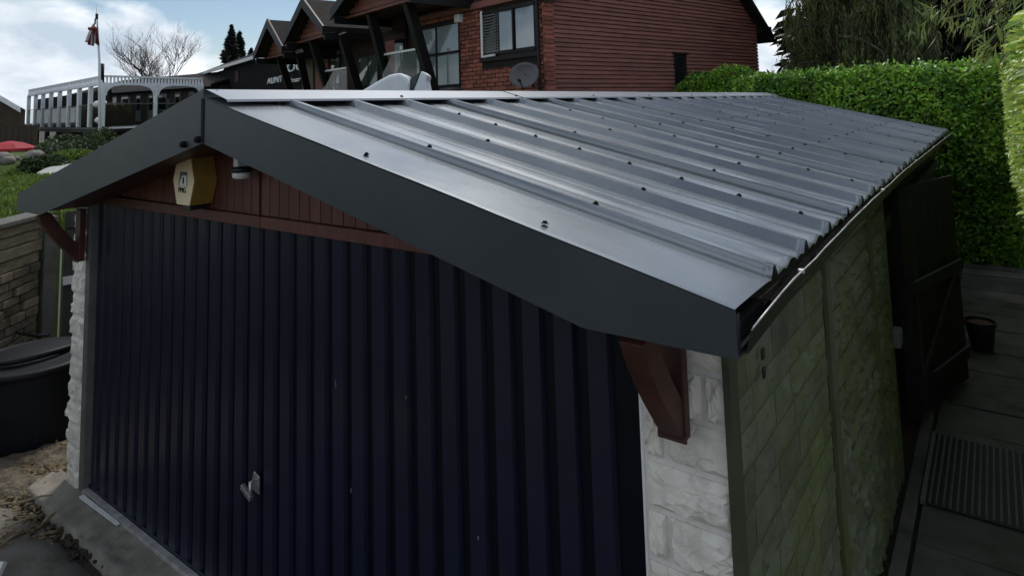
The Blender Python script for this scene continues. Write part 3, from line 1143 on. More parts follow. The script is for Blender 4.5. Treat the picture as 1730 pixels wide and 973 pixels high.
# ------------------------------------------------------------------ left yard
binc = (-3.56, .12)
bn = thing('water_butt', (*binc, -.08), 'black plastic tub with a domed lid beside the white stone pillar', 'tub')
BR = .44
MB().lathe((*binc, -.08), [(BR*.88, 0), (BR*.9, .03), (BR, .60), (BR*1.03, .605), (BR*1.03, .625)], 40).build('tub', M_BIN, bn, smooth=False)
lid = MB().lathe((*binc, .546), [(BR*1.07, -.03), (BR*1.085, 0), (BR*1.07, .018), (BR*.98, .026), (BR*.95, .016), (BR*.7, .042), (BR*.35, .058), (.02, .062)], 40).build('lid', M_BIN, bn, smooth=True)
MB().tube([(binc[0]+.22*math.cos(a)+.05, binc[1]+.30*math.sin(a), .607+.022*math.sin(k*math.pi/8)) for k, a in enumerate(np.linspace(-1.2, 1.2, 9))], [.012, .02, .024, .026, .026, .026, .024, .02, .012], 8).build('grip', M_BIN, lid, smooth=True)
MB().lathe((binc[0]+.12, binc[1]+.15, .590), [(.13, 0), (.125, .012), (.10, .010)], 20, 1, .5).build('hinge_pad', M_BIN, lid, smooth=True)

# old retaining wall: timber courses over stone blocks
rw = thing('garden_wall', (*(W0), 0), 'low garden wall of pale timbers over old weathered bricks beside the gate', 'wall')
MB().prism([(*(W0-np.array([.12, 0])), -.1), (*(W0+WD*5-np.array([.12, 0])), -.1), (*(W0+WD*5-np.array([.12, 0])), 1.30), (*(W0-np.array([.12, 0])), 1.30)], (-.1, -.08, 0)).build('core', M_SOIL, rw)
wn = np.array([-WD[1], WD[0]])
if wn[0] < 0:
    wn = -wn
ang = math.atan2(WD[1], WD[0])
blk = MB().box(-.5, .5, -.5, .5, -.5, .5).build('brick', M_OLDB, rw, bevel=.05)
blk.modifiers['bevel'].width = .06
zc = -.08
row = 0
used = False
while zc < 1.0:
    h = random.uniform(.075, .10)
    s_ = .04
    while s_ < 3.4:
        wd = random.uniform(.16, .30)
        o = blk if not used else copy_part(blk, (0, 0, 0))
        used = True
        pos = W0 + WD*(s_+wd/2) + wn*random.uniform(-.02, .02)
        o.location = (pos[0], pos[1], zc+h/2)
        o.rotation_euler = (0, 0, ang+random.uniform(-.04, .04))
        o.scale = (wd-.012, .12, h-.012)
        s_ += wd
    zc += h
    row += 1
for k in range(4):
    z0_ = zc + k*.115
    pr_ = wn*(.03 if k % 2 else .0)
    a, c_ = W0+WD*.02+pr_, W0+WD*3.6+pr_
    MB().beam((*a, z0_+.055), (*c_, z0_+.055+random.uniform(-.015, .015)), .09, .106).build('timber', M_TIMB, rw, bevel=.008)
topz = zc+.46
MB().beam((*(W0+WD*.0), topz+.015), (*(W0+WD*3.6), topz+.015), .26, .05).build('coping', M_POST, rw, bevel=.01)

gp = W0 + GD*.10
post = tag(MB().box(gp[0]-.08, gp[0]+.08, gp[1]-.06, gp[1]+.06, -.1, 1.52).build('gate_post', M_POST, bevel=.012), 'square grey concrete post between the garden wall and the gate', 'post')
gt = thing('garden_gate', (*(W0+GD*.8), 0), 'dark grey boarded gate with a white rail behind the tub', 'gate')
for k in range(8):
    a = W0+GD*(.24+k*.125)
    c_ = W0+GD*(.24+k*.125+.120)
    MB().beam((*((a+c_)/2), .0), (*((a+c_)/2), 1.55+.0*k), .118, .022, up=(GD[1], -GD[0], 0)).build('board', M_GATE, gt, bevel=.003)
gn = np.array([GD[1], -GD[0]])
MB().beam((*(W0+GD*.24+gn*.03), .82), (*(W0+GD*1.22+gn*.03), .86), .03, .085).build('white_rail', M_WHITE, gt, bevel=.003)
MB().beam((*(W0+GD*.24+gn*.03), 1.42), (*(W0+GD*1.22+gn*.03), 1.42), .03, .09).build('top_rail', M_GATE, gt, bevel=.003)
MB().beam((*(W0+GD*.215+gn*.02), .0), (*(W0+GD*.215+gn*.02), 1.3), .012, .02).build('gate_edge', M_WHITE, gt)
hp_ = [on_plane(u, v, (0, 1, 0), W0[1]-.5) for u, v in ((4, 500), (8, 530), (20, 552), (36, 563), (60, 567), (80, 566))]
hp_ = [W0[0]*0+at(u, v, 6.6) for u, v in ((2, 505), (5, 530), (16, 552), (34, 563), (58, 567), (82, 566))]
tag(MB().tube(hp_, .016, 8).build('hose', M_BLACK, smooth=True), 'black hose curving down against the old garden wall', 'hose')

# soil and rubble heap beside the pillar
b = MB()
n_ = 120
for j in range(n_+1):
    for i in range(n_+1):
        x = -4.2 + 2.3*i/n_
        y = -1.25 + 2.0*j/n_
        hgt = .085*math.exp(-(((x+3.0)/.62)**2+((y+.35)/.5)**2)) + .06*math.exp(-(((x+2.75)/.5)**2+((y-.15)/.4)**2)) + .05*math.exp(-(((x+2.5)/.35)**2+((y+.5)/.3)**2))
        b.v.append((x, y, -.115+hgt*(1+.5*wob(x, y, 2, 7))+.026*wob(x, y, 5, 14)*min(1, hgt*12)+.012*wob(x, y, 9, 31)*min(1, hgt*12)))
for j in range(n_):
    for i in range(n_):
        a = j*(n_+1)+i
        b.f.append((a, a+1, a+n_+2, a+n_+1))
heap = stuff(b.build('soil_heap', M_HEAP, smooth=False), 'sandy soil and wood debris heaped beside the white pillar', 'soil')
b = MB()
for k in range(2600):
    x, y = random.gauss(-2.85, .5), random.gauss(-.25, .42)
    if x > -2.48 and y > -.1 or math.hypot(x-binc[0], y-binc[1]) < .47:
        continue
    hgt = .085*math.exp(-(((x+3.0)/.62)**2+((y+.35)/.5)**2)) + .06*math.exp(-(((x+2.75)/.5)**2+((y-.15)/.4)**2))
    z = max(-.075, -.115+hgt)+.006
    L = random.uniform(.008, .03) if k % 6 else random.uniform(.03, .085)
    a = random.uniform(0, 3.14) if random.random() < .5 else random.gauss(.7, .4)
    d_ = np.array([math.cos(a), math.sin(a), random.uniform(-.25, .25)])*L
    b.beam(np.array([x, y, z])-d_, np.array([x, y, z])+d_, random.uniform(.005, .02), random.uniform(.004, .012))
stuff(b.build('wood_chips', M_SAND), 'broken wood chips and rubble scattered on the soil by the tub', 'debris')
stk = [((4, 892), (62, 872), .010, 'long pale broken stick on top of the sandy debris'), ((70, 886), (96, 864), .012, 'short thick splinter lying across the debris edge'), ((20, 852), (88, 836), .008, 'thin twig lying on the soil below the tub'), ((0, 922), (34, 900), .011, 'forked pale stick at the dark edge of the debris')]
for (a_, c_, rr_, lab) in stk:
    a, c_ = on_plane(*a_, (0, 0, 1), .01), on_plane(*c_, (0, 0, 1), .03)
    tag(MB().tube([a, a*.6+c_*.4+np.array([.02, -.015, .015]), a*.3+c_*.7+np.array([-.01, .01, .004]), c_], [rr_*.5, rr_, rr_*.8, rr_*.3], 6).build('stick', M_TIMB, smooth=True), lab, 'stick', 'broken sticks on the debris')
a, c_ = on_plane(-6, 975, (0, 0, 1), .0), on_plane(6, 948, (0, 0, 1), .06)
tag(MB().beam(a, c_, .03, .03).build('offcut', M_WHITE, bevel=.003), 'short white offcut lying at the paving edge', 'offcut')
b = MB()
for k in range(150):
    x = random.choice((-2.35, -1.75, -1.5, -.95, -.4)) + random.gauss(0, .10)
    y = -.23 + random.gauss(0, .028)
    r_ = random.uniform(.004, .02)
    b.lathe((x, y, -.058), [(r_, 0), (r_*.9, r_*.5), (r_*.3, r_*.8)], 6, random.uniform(.7, 1.5), random.uniform(.7, 1.4))
stuff(b.build('soil_crumbs', M_SOIL), 'dark soil crumbs along the edge of the concrete strip', 'soil')
print('garage', len(bpy.data.objects))

# ------------------------------------------------------------------ brick house behind
HP0 = CAM[:2] + 13.0*np.array([-.555, .832])
HE = np.array([-.971, .238])                   # along the front, away from the corner
HE /= np.linalg.norm(HE)
HO = np.array([-HE[1], HE[0]])                 # outwards from the front
if HO[1] > 0:
    HO = -HO
HT = -HO                                       # along the flank, away from the corner


def hp(s, off, z):
    q = HP0 + HE*s + HO*off
    return np.array([q[0], q[1], z])


def hpix(u, v, off=0.):                        # (s, z) of a pixel on the front plane moved out by off
    n = np.array([HO[0], HO[1], 0])
    q = on_plane(u, v, n, float(HO@HP0)+off)
    return float((q[:2]-HP0)@HE), float(q[2])


def fpix(u, v, off=0.):                        # (t, z) on the flank plane
    n = np.array([HE[0], HE[1], 0])
    q = on_plane(u, v, n, float(HE@HP0)-off)
    return float((q[:2]-HP0)@HT), float(q[2])


hz_rot = math.atan2(HE[1], HE[0])
house = thing('brick_house', (*HP0, 0), 'red brick and brown clad house with balconies behind the garage', 'house')


def hbox(name, m, parent, s0, s1, o0, o1, z0, z1, bevel=0):
    return MB().prism([hp(s0, o0, z0), hp(s1, o0, z0), hp(s1, o0, z1), hp(s0, o0, z1)], np.array([*(HO*(o1-o0)), 0])).build(name, m, parent, bevel=bevel)


tR, zEv = fpix(1277, 45)
FL = tR
ZFE = 5.4
CH = .094
# wall cores
fw = hbox('front_wall', M_BMORT, house, 0.02, 12.1, -.30, -.02, -.1, ZFE)
PITCHR = math.tan(R(42))
ridge_t = FL*.5
zr = zEv + PITCHR*ridge_t


def flank(t, o, z):
    q = HP0 + HT*t - HE*o
    return np.array([q[0], q[1], z])


gw = MB().prism([flank(.02, -.03, -.1), flank(FL, -.03, -.1), flank(FL, -.03, zEv), flank(ridge_t, -.03, zr), flank(.02, -.03, zEv)], np.array([*(HE*.25), 0])).build('gable_wall', M_BMORT, house)
# lapped boards of the flank, in lengths
nt0, nz0 = fpix(1137, 92)
nt1, nz1 = fpix(1162, 155)
z = 1.6
k = 0
while z < zr-.3:
    t0 = .0
    t1 = FL if z < zEv else FL - (z-zEv+.1)/PITCHR
    ta = 0 if z < zEv else (z-zEv+.1)/PITCHR
    cuts = [ta]
    x = ta + random.uniform(.7, 2.6)
    while x < t1-.5:
        cuts.append(x)
        x += random.uniform(1.2, 3.2)
    cuts.append(t1)
    for a, c_ in zip(cuts[:-1], cuts[1:]):
        segs = [(a, c_)]
        if z < nz0 and z+CH > nz0-1.25:
            segs = []
            if a < nt0:
                segs.append((a, min(c_, nt0)))
            if c_ > nt1:
                segs.append((max(a, nt1), c_))
        for p_, q_ in segs:
            if q_-p_ < .05:
                continue
            b = MB().prism([flank(p_+.003, -.028, z), flank(p_+.003, .028, z+.004), flank(p_+.003, .010, z+CH-.014), flank(p_+.003, -.028, z+CH)], np.array([*(HT*(q_-p_-.006)), 0]))
            b.build('lap_board', M_LAP, gw)
    z += CH
    k += 1
# narrow flank window
wn_ = MB().prism([flank(nt0, .0, nz0-1.25), flank(nt1, .0, nz0-1.25), flank(nt1, .0, nz0), flank(nt0, .0, nz0)], np.array([*(HE*.05), 0])).build('flank_window', M_TRIM, house)
MB().prism([flank(nt0+.10, .012, nz0-1.12), flank(nt1-.10, .012, nz0-1.12), flank(nt1-.10, .012, nz0-.1), flank(nt0+.10, .012, nz0-.1)], np.array([*(HE*.011), 0])).build('pane', M_PANED, wn_)
MB().prism([flank(nt0-.05, .05, nz0), flank(nt1+.05, .05, nz0), flank(nt1+.05, .05, nz0+.05), flank(nt0-.05, .05, nz0+.05)], np.array([*(HE*.07), 0])).build('window_head', M_TRIM, wn_)
# main roof of the house with verge board
for sgn in (1, -1):
    e0 = FL+.45 if sgn > 0 else -.0
    ze0 = zr - PITCHR*abs(e0-ridge_t)
    rf = MB().prism([flank(ridge_t, .25, zr+.12), flank(e0, .25, ze0+.12), flank(e0, .25, ze0), flank(ridge_t, .25, zr)], np.array([*(HE*14.5), 0])).build('roof', M_TILE, house)
    MB().prism([flank(ridge_t, .285, zr+.14), flank(e0, .285, ze0+.14), flank(e0, .285, ze0-.08), flank(ridge_t, .285, zr-.08)], np.array([*(HE*.034), 0])).build('verge_board', M_TRIM, rf)
gt_ = FL+.5
zg = zr - PITCHR*(gt_-ridge_t)
MB().tube([flank(gt_+.02, .3, zg+.05), flank(gt_+.02, -14, zg+.05)], .06, 8).build('roof_gutter', M_TRIM, house)
MB().prism([flank(FL-.02, .24, zEv-.2), flank(FL+.42, .24, zEv-.2), flank(FL+.42, .24, zEv-.02), flank(FL-.02, .24, zEv-.02)], np.array([*(HE*3), 0])).build('eaves_box', M_TRIM, house)

# front window, doors
s_l, z_t = hpix(815, 18)
s_r, z_t2 = hpix(907, 3)
_, z_b = hpix(860, 93)
z_t = (z_t+z_t2)/2
opens = [(s_r, s_l, z_b-.12, z_t+.08)]
dl_, dtop = hpix(703, 46)
dr_, dt2 = hpix(777, 38)
dtop = (dtop+dt2)/2
_, dbot = hpix(745, 150)
opens.append((dr_, dl_, dbot-.3, dtop+.05))
bkme = MB().box(-.5, .5, -.5, .5, -.5, .5)
bko = bkme.build('brick', M_BRICK, fw, bevel=.04)
used = False
z = 2.35
row = 0
cnt = 0
while z < ZFE-.1 and z < 4.9:
    s_ = .06 + (.14 if row % 2 else 0)
    if row % 2:
        segs0 = [(.02, .15)]
    else:
        segs0 = []
    cells = list(segs0)
    while s_ < 4.7:
        cells.append((s_, s_+.27))
        s_ += .28
    for a, c_ in cells:
        for (o0, o1, zb_, zt_) in opens:
            if zb_ < z+CH/2 < zt_:
                if a >= o0-.02 and c_ <= o1+.02:
                    a, c_ = 0, 0
                elif a < o0 < c_:
                    c_ = o0-.01
                elif a < o1 < c_:
                    a = o1+.01
        if c_-a < .03:
            continue
        if cnt < 290:
            o = bko if not used else copy_part(bko, (0, 0, 0))
            used = True
            mid = hp((a+c_)/2, -.006+random.uniform(-.004, .006), z+CH/2)
            o.location = mid
            o.rotation_euler = (0, 0, hz_rot)
            o.scale = (c_-a-.014, .05, CH-.016)
            cnt += 1
    z += CH
    row += 1
# quoin strip and drainpipe at the corner
for k in range(34):
    zq = 2.3+k*CH
    o = copy_part(bko, (0, 0, 0))
    o.name = 'quoin'
    o.location = flank(.12 + (.02 if k % 2 else 0), .015, zq+CH/2)
    o.rotation_euler = (0, 0, hz_rot+R(90))
    o.scale = (.26, .07, CH-.014)
MB().tube([hp(.10, .06, 0), hp(.10, .06, 5.3)], .035, 8).build('drainpipe', M_TRIM, house, smooth=True)

win = hbox('window', M_TRIM, house, s_r, s_l, -.08, .02, z_b, z_t)
wl, wr = s_l, s_r
ww = wl-wr
for i, (f0, f1, m_) in enumerate(((.05, .36, M_PANE), (.43, .66, M_PANE), (.70, .93, None))):
    if m_:
        hbox('pane', m_, win, wr+ww*f0, wr+ww*f1, .0215, .026, z_b+.11, z_t-.10)
hbox('sash', M_TRIM, win, wr+ww*.385, wr+ww*.405, .021, .06, z_b+.06, z_t-.06)
hbox('sash', M_TRIM, win, wr+ww*.02, wr+ww*.98, .021, .05, z_b+.03, z_b+.085)
hbox('sash', M_TRIM, win, wr+ww*.02, wr+ww*.98, .021, .05, z_t-.085, z_t-.03)
# open louvred casement on the left of the window
ca = hp(wl-.02, .04, 0)
cb = ca + np.array([*(HO*.10 - HE*.30*ww), 0])


def cas(f, z):
    q = ca + (cb-ca)*f
    return np.array([q[0], q[1], z])


MB().beam(cas(0, z_b), cas(0, z_t), .05, .05).build('casement_stile', M_WHITE, win)
MB().beam(cas(0, z_b+.02), cas(1, z_b+.02), .05, .05).build('casement_rail', M_WHITE, win)
hbox('dark_opening', M_PANED, win, wr+ww*.69, wr+ww*.96, .0215, .024, z_b+.1, z_t-.09)
nl = 13
for k in range(nl):
    zq = z_b+.14+(z_t-z_b-.28)*k/(nl-1)
    hbox('louvre', M_GREYW, win, wr+ww*.72, wr+ww*.94, .028, .05, zq, zq+.035)
hbox('sill', M_TRIM, win, wr-.05, wl+.05, -.02, .09, z_b-.10, z_b-.004)
hbox('apron_panel', M_TILE, win, wr-.02, wl+.02, -.02, .03, z_b-.26, z_b-.104)
hbox('lintel_board', M_LAP, house, wr-.6, 4.9, .0, .07, z_t+.085, z_t+.21)
o = hbox('security_light', M_WHITE, house, 2.75, 2.95, .02, .16, z_t-.16, z_t+.04, bevel=.02)


def french(sa, sb, zb, zt, pm, name='balcony_door'):
    d_ = hbox(name, M_TRIM, house, sa, sb, -.06, .02, zb, zt)
    n2_ = 2
    wv = (sb-sa)/n2_
    for i in range(n2_):
        a, c_ = sa+i*wv+.05, sa+(i+1)*wv-.05
        hbox('pane', pm, d_, a, c_, .0215, .027, zb+.55*(zt-zb), zt-.08)
        hbox('pane', pm, d_, a, c_, .0215, .027, zb+.08, zb+.52*(zt-zb))
    hbox('handle_rail', M_TRIM, d_, sa, sb, .03, .08, zb+.515*(zt-zb), zb+.545*(zt-zb))
    return d_


french(dr_, dl_, dbot, dtop, M_PANE)
hbox('door_step', M_GREYW, house, dr_-.1, dl_+.2, .03, .35, dbot-.07, dbot-.01)
# balcony doors of the next units
for (u0, u1, vt, vb) in ((607, 640, 88, 157), (560, 575, 92, 157)):
    a, zt_ = hpix(u1, vt)
    c_, _ = hpix(u0, vt)
    french(a, c_, zt_-2.05, zt_, M_PANEG)
# brown door panel, curtains
for (u0, u1, vt, m_) in ((652, 668, 68, M_LAP), (668, 682, 66, M_PANED), (512, 530, 90, M_CURT), (534, 555, 92, M_LAP)):
    a, zt_ = hpix(u1, vt)
    c_, _ = hpix(u0, vt)
    hbox('door_panel', m_, house, a, c_, -.02, .03, zt_-1.9, zt_)
# projecting gables on raking struts
G_OFF = 1.7
units = [((620, -70), (562, 17), (690, -22), (595, 14), (655, 0)),
         ((513, -2), (481, 64), (545, 44), (505, 62), (551, 50)),
         ((454, 34), (432, 92), (479, 76), (451, 91), (483, 83))]
for apx, lft, rgt, il, ir in units:
    sa_, za_ = hpix(*apx, G_OFF)
    sl_, zl_ = hpix(*lft, G_OFF)
    sr_, zr_ = hpix(*rgt, G_OFF)
    hw_ = ((sl_-sa_)+(sa_-sr_))/2
    ze_ = (zl_+zr_)/2
    gb = MB().prism([hp(sa_+hw_, G_OFF, ze_), hp(sa_, G_OFF, za_), hp(sa_-hw_, G_OFF, ze_), hp(sa_-hw_, G_OFF, ze_-.16), hp(sa_, G_OFF, za_-.2), hp(sa_+hw_, G_OFF, ze_-.16)], np.array([*(HT*(G_OFF+2.)), 0])).build('dormer_roof', M_TILE, house)
    for e_ in (1, -1):
        MB().prism([hp(sa_, G_OFF+.06, za_+.04), hp(sa_+e_*(hw_+.05), G_OFF+.06, ze_+.0), hp(sa_+e_*(hw_+.05), G_OFF+.06, ze_-.26), hp(sa_, G_OFF+.06, za_-.26)], np.array([*(HT*.055), 0])).build('barge_board', M_TRIM, gb)
    _, zi = hpix((il[0]+ir[0])/2, (il[1]+ir[1])/2, G_OFF)
    zi = min(zi, ze_-.1)
    # cladding boards of the little gable
    zb_ = zi
    while zb_ < za_-.45:
        hw2 = (hw_-.18)*min(1, max(.05, (za_-.24-zb_)/(za_-.2-ze_+.12)))
        hbox('gable_board', M_GABW, gb, sa_-hw2, sa_+hw2, G_OFF-.42, G_OFF-.36+.01*random.random(), zb_+.004, zb_+.135)
        zb_ += .14
    hbox('gable_soffit', M_DKW, gb, sa_-hw_+.12, sa_+hw_-.12, -.02, G_OFF-.37, zi-.05, zi-.002)
    hbox('gable_foot', M_GABW, gb, sa_-hw_+.08, sa_+hw_-.1, G_OFF-.40, G_OFF-.30, zi-.10, zi-.052)
    for e_ in (1, -1):
        hbox('side_fascia', M_TRIM, gb, sa_+e_*(hw_-.02)-.03, sa_+e_*(hw_-.02)+.03, 0, G_OFF-.02, ze_-.36, ze_-.17)
# raking struts
struts = [((625, 18), (655, 135)), ((688, 0), (728, 140)), ((527, 66), (556, 157)), ((577, 58), (607, 157)), ((470, 90), (492, 157)), ((505, 88), (520, 157))]
for (a, c_) in struts:
    sa_, za_ = hpix(*a, G_OFF-.45)
    sb_, zb_ = hpix(*c_, .55)
    top, bot = hp(sa_, G_OFF-.45, za_+.35), None
    # prolong the strut to the ground slab line
    A, B = hp(sa_, G_OFF-.45, za_), hp(sb_, .55, zb_)
    D_ = (B-A)/np.linalg.norm(B-A)
    A2 = A - D_*.02
    B2 = B + D_*.7
    MB().beam(A2, B2, .20, .22, up=(HO[0], HO[1], 0)).build('strut', M_TRIM, house, bevel=.012)
# balconies: glass, handrail, posts
for (u0, v0, u1, v1, off) in ((645, 93, 709, 83, .75), (545, 121, 586, 115, .75)):
    a, za_ = hpix(u0, v0, off)
    c_, zb_ = hpix(u1, v1, off)
    zz2 = (za_+zb_)/2
    bal = hbox('balcony', M_TRIM, house, c_-.1, a+.1, 0, off, zz2-1.15, zz2-1.0)
    hbox('handrail', M_WHITE, bal, c_-.02, a+.02, off-.03, off+.04, zz2-.03, zz2+.02)
    hbox('glass_panel', G_CLEAR, bal, c_+.03, a-.03, off-.01, off+.0, zz2-1.0, zz2-.04)
    for f in (0.02, .5, .98):
        s_ = c_+(a-c_)*f
        hbox('baluster', M_GREYW, bal, s_-.018, s_+.018, off-.045, off-.012, zz2-1.0, zz2-.03)
cz = hpix(677, 80, .75)
hbox('cup', M_WHITE, house, cz[0]-.04, cz[0]+.04, .70, .76, cz[1]-.07, cz[1]+.03, bevel=.01)
s_, z_ = hpix(690, 60)
MB().tube([hp(s_, .06, 1), hp(s_, .06, 5.2)], .045, 8).build('drainpipe', M_TRIM, house, smooth=True)
MB().box(0, .01, 0, .01, 0, .01)

# satellite dish on the corner
q = on_plane(888, 128, np.array([HO[0], HO[1], 0]), float(HO@HP0)+.42)
dish = thing('satellite_dish', q, 'grey satellite dish fixed to the brick corner below the window', 'satellite dish')
b = MB()
dz = (CAM-q)/np.linalg.norm(CAM-q) + np.array([-.35, -.1, .25])
dz /= np.linalg.norm(dz)
du = np.cross((0, 0, 1), dz)
du /= np.linalg.norm(du)
dw = np.cross(dz, du)
for r_ in range(6):
    for k in range(28):
        a = 2*math.pi*k/28
        f = r_/5
        p = q + (du*.315*math.cos(a) + dw*.25*math.sin(a)*(1.12 if math.sin(a) < 0 else 1))*max(f, .02) + dz*.09*(f*f)
        b.v.append(tuple(p))
for r_ in range(5):
    for k in range(28):
        b.f.append((r_*28+k, r_*28+(k+1) % 28, (r_+1)*28+(k+1) % 28, (r_+1)*28+k))
o = b.build('reflector', M_DISH, dish, smooth=True)
sd = o.modifiers.new('thickness', 'SOLIDIFY')
sd.thickness = .012
MB().tube([q-dz*.01, q-dz*.2-np.array([0, 0, .1]), hp(.35, 0, q[2]-.2)], .02, 6).build('bracket', M_TRIM, dish)
MB().tube([q-dw*.30+dz*.08, q-dw*.30+dz*.3+dw*.12], .012, 6).build('arm', M_TRIM, dish)
MB().tube([q-dw*.18+dz*.28, q-dw*.18+dz*.36], .03, 8).build('receiver', M_TRIM, dish)

# white canopy in front of the house
CD = 11.6
cv = thing('canopy', at(665, 170, CD), 'white canvas canopy with a grey green panel behind the roof ridge', 'canopy')


def poly_px(pts, d, thick, name, m, parent, bevel=.03):
    P3 = [at(u, v, d) for u, v in pts]
    return MB().prism(P3, FWD*thick).build(name, m, parent, bevel=bevel)


poly_px([(560, 190), (560, 178), (605, 157), (640, 136), (657, 127), (676, 123), (688, 131), (691, 140), (687, 190)], CD, .8, 'canvas', M_TARP, cv, .06)
poly_px([(688, 190), (691, 140), (694, 131), (712, 120), (704, 138), (696, 190)], CD+.15, .6, 'side_panel', M_GREENC, cv, .02)
poly_px([(694, 190), (697, 157), (705, 138), (712, 120), (717, 123), (722, 127), (720, 137), (723, 153), (723, 190)], CD+.1, .6, 'canvas', M_TARP, cv, .03)
for u in (575, 650, 715):
    p = at(u, 185, CD+.4)
    MB().tube([(p[0], p[1], -.1), (p[0], p[1], p[2])], .03, 8).build('pole', M_GREYW, cv)

# ------------------------------------------------------------------ black building with the sign
BA, BBp = at(463, 94, 28.0), at(337, 134, 42.0)
BBp[2] = BA[2]
BD = (BBp-BA)
BD[2] = 0
BLn = np.linalg.norm(BD)
BD /= BLn
BN = np.array([BD[1], -BD[0], 0])
if BN@(CAM-BA) < 0:
    BN = -BN
blk_ = thing('black_building', (BA[0], BA[1], 0), 'black rendered building with white lettering and a grey sheet roof', 'building')
ext = 9.0
A0 = BA - BD*ext
MB().prism([(A0[0], A0[1], 0), (BBp[0], BBp[1], 0), (BBp[0], BBp[1], BA[2]), (A0[0], A0[1], BA[2])], -BN*7).build('wall', M_BLACKW, blk_)
rise = np.array([0, 0, 1.5]) - BN*3.6
roof_p = [A0+BN*.25, BBp+BD*.3+BN*.25, BBp+BD*.3+BN*.25+rise, A0+BN*.25+rise]
roof_p = [p+np.array([0, 0, .03]) for p in roof_p]
rfb = MB().prism(roof_p, (0, 0, .1)).build('roof', M_SHEETR, blk_)
MB().beam(A0+BN*.3+np.array([0, 0, .08]), BBp+BD*.35+BN*.3+np.array([0, 0, .08]), .08, .16).build('roof_edge', M_ALU, rfb)
for k in range(14):
    p = A0 + BN*.25 + BD*(k*(BLn+ext)/13.5) + np.array([0, 0, .15])
    MB().beam(p, p+rise, .05, .04).build('roof_rib', M_SHEETR, rfb)
MB().beam(A0+BN*.06+np.array([0, 0, -1.75]), BBp+BN*.06+np.array([0, 0, -1.75]), .12, .10).build('sill_band', M_TRIM, blk_)
p = on_plane(404, 138, BN, float(BN@BA))
MB().prism([p+BN*.0, p+BD*.7, p+BD*.7+np.array([0, 0, .55]), p+np.array([0, 0, .55])], BN*.05).build('vent', M_BMORT, blk_)


def sign(txt, u0, v0, u1, size_px, shear=0., m=M_WPAINT):
    a = on_plane(u0, v0, BN, float(BN@BA)+.04)
    c_ = on_plane(u1, v0, BN, float(BN@BA)+.04)
    h = on_plane(u0, v0-size_px, BN, float(BN@BA)+.04)[2]-a[2]
    me = text_mesh(txt, 1., shear)
    xs = [v.co.x for v in me.vertices]
    ys = [v.co.y for v in me.vertices]
    sx = np.linalg.norm((c_-a)[:2])/(max(xs)-min(xs))
    sy = h/(max(ys)-min(ys))
    me.materials.append(m)
    o = put('lettering', me, None, blk_)
    X = Vector((c_-a))
    X.z = 0
    X.normalize()
    Z = Vector((0, 0, 1))
    Y_ = Z.cross(X)
    mm = Matrix((X, Z, -Y_)).transposed().to_4x4()
    mm.translation = Vector(a)
    o.matrix_parent_inverse = Matrix.Translation(blk_.location).inverted()
    o.matrix_basis = mm @ Matrix.Diagonal((sx, sy, 1, 1))


sign('YOU', 474, 125, 513, 14)
sign('AUNT', 452, 143, 478, 10)
sign('Smart', 486, 141, 513, 8, .3)

# ------------------------------------------------------------------ white pergola deck
PC = at(172, 215, 28.0)
PFL = PC[2]
PTOP = at(172, 128, 28.0)[2]
PL = at(47, 214, 39.0)
PR = at(340, 207, 32.0)
per = thing('pergola', (PC[0], PC[1], 0), 'white painted pergola deck with arches and slender posts in front of the pub', 'pergola')


def lerp(a, b, t):
    q = a+(b-a)*t
    return np.array([q[0], q[1], PFL])


def up_(p, z):
    return np.array([p[0], p[1], z])


for t in np.linspace(0, 1, 9):
    p = lerp(PC, PL, t)
    MB().beam(p, up_(p, PTOP-.38), .16, .16).build('post', M_WPAINT, per)
MB().beam(up_(PC, PTOP-.34), up_(PL, PTOP-.34), .16, .12).build('beam', M_WPAINT, per)
MB().beam(up_(PC, PTOP-.02), up_(PL, PTOP-.02), .10, .06).build('top_rail', M_WPAINT, per)
for k in range(49):
    p = lerp(PC, PL, k/48)
    MB().beam(up_(p, PTOP-.3), up_(p, PTOP-.04), .07, .05).build('frieze_slat', M_WPAINT, per)
for t in (0, .5, 1.0):
    p = lerp(PC, PR, t)
    MB().beam(p, up_(p, PTOP-.3), .14, .14).build('post', M_WPAINT, per, bevel=.02)
PRD = (PR-PC)
PRD[2] = 0
PRN = np.array([PRD[1], -PRD[0], 0])/np.linalg.norm(PRD)
if PRN@(CAM-PC) < 0:
    PRN = -PRN
MB().beam(up_(PC, PTOP-.03), up_(PR, PTOP-.03), .12, .08).build('top_rail', M_WPAINT, per)
MB().beam(up_(PC, PTOP-.36), up_(PR, PTOP-.36), .12, .10).build('beam', M_WPAINT, per)
for k in range(31):
    p = lerp(PC, PR, k/30)
    MB().beam(up_(p, PTOP-.32), up_(p, PTOP-.06), .065, .05).build('frieze_slat', M_WPAINT, per)
for bay in range(2):                                     # arch spandrels
    for side in (0, 1):
        pts = []
        t0 = bay*.5 + .015
        t1 = bay*.5 + .485
        ts = (lambda f: t0+(t1-t0)*f) if side == 0 else (lambda f: t1-(t1-t0)*f)
        top = PTOP-.40
        prof = [(0, top), (.34, top)] + [(.22*(1-math.cos(R(a)))+.0+.02, top-.05-.42*(1-math.sin(R(a)))) for a in (90, 72, 54, 36, 18, 0)]
        P3 = [up_(lerp(PC, PR, ts(f)), z) for f, z in prof]
        MB().prism(P3, PRN*.08).build('arch_spandrel', M_WPAINT, per)
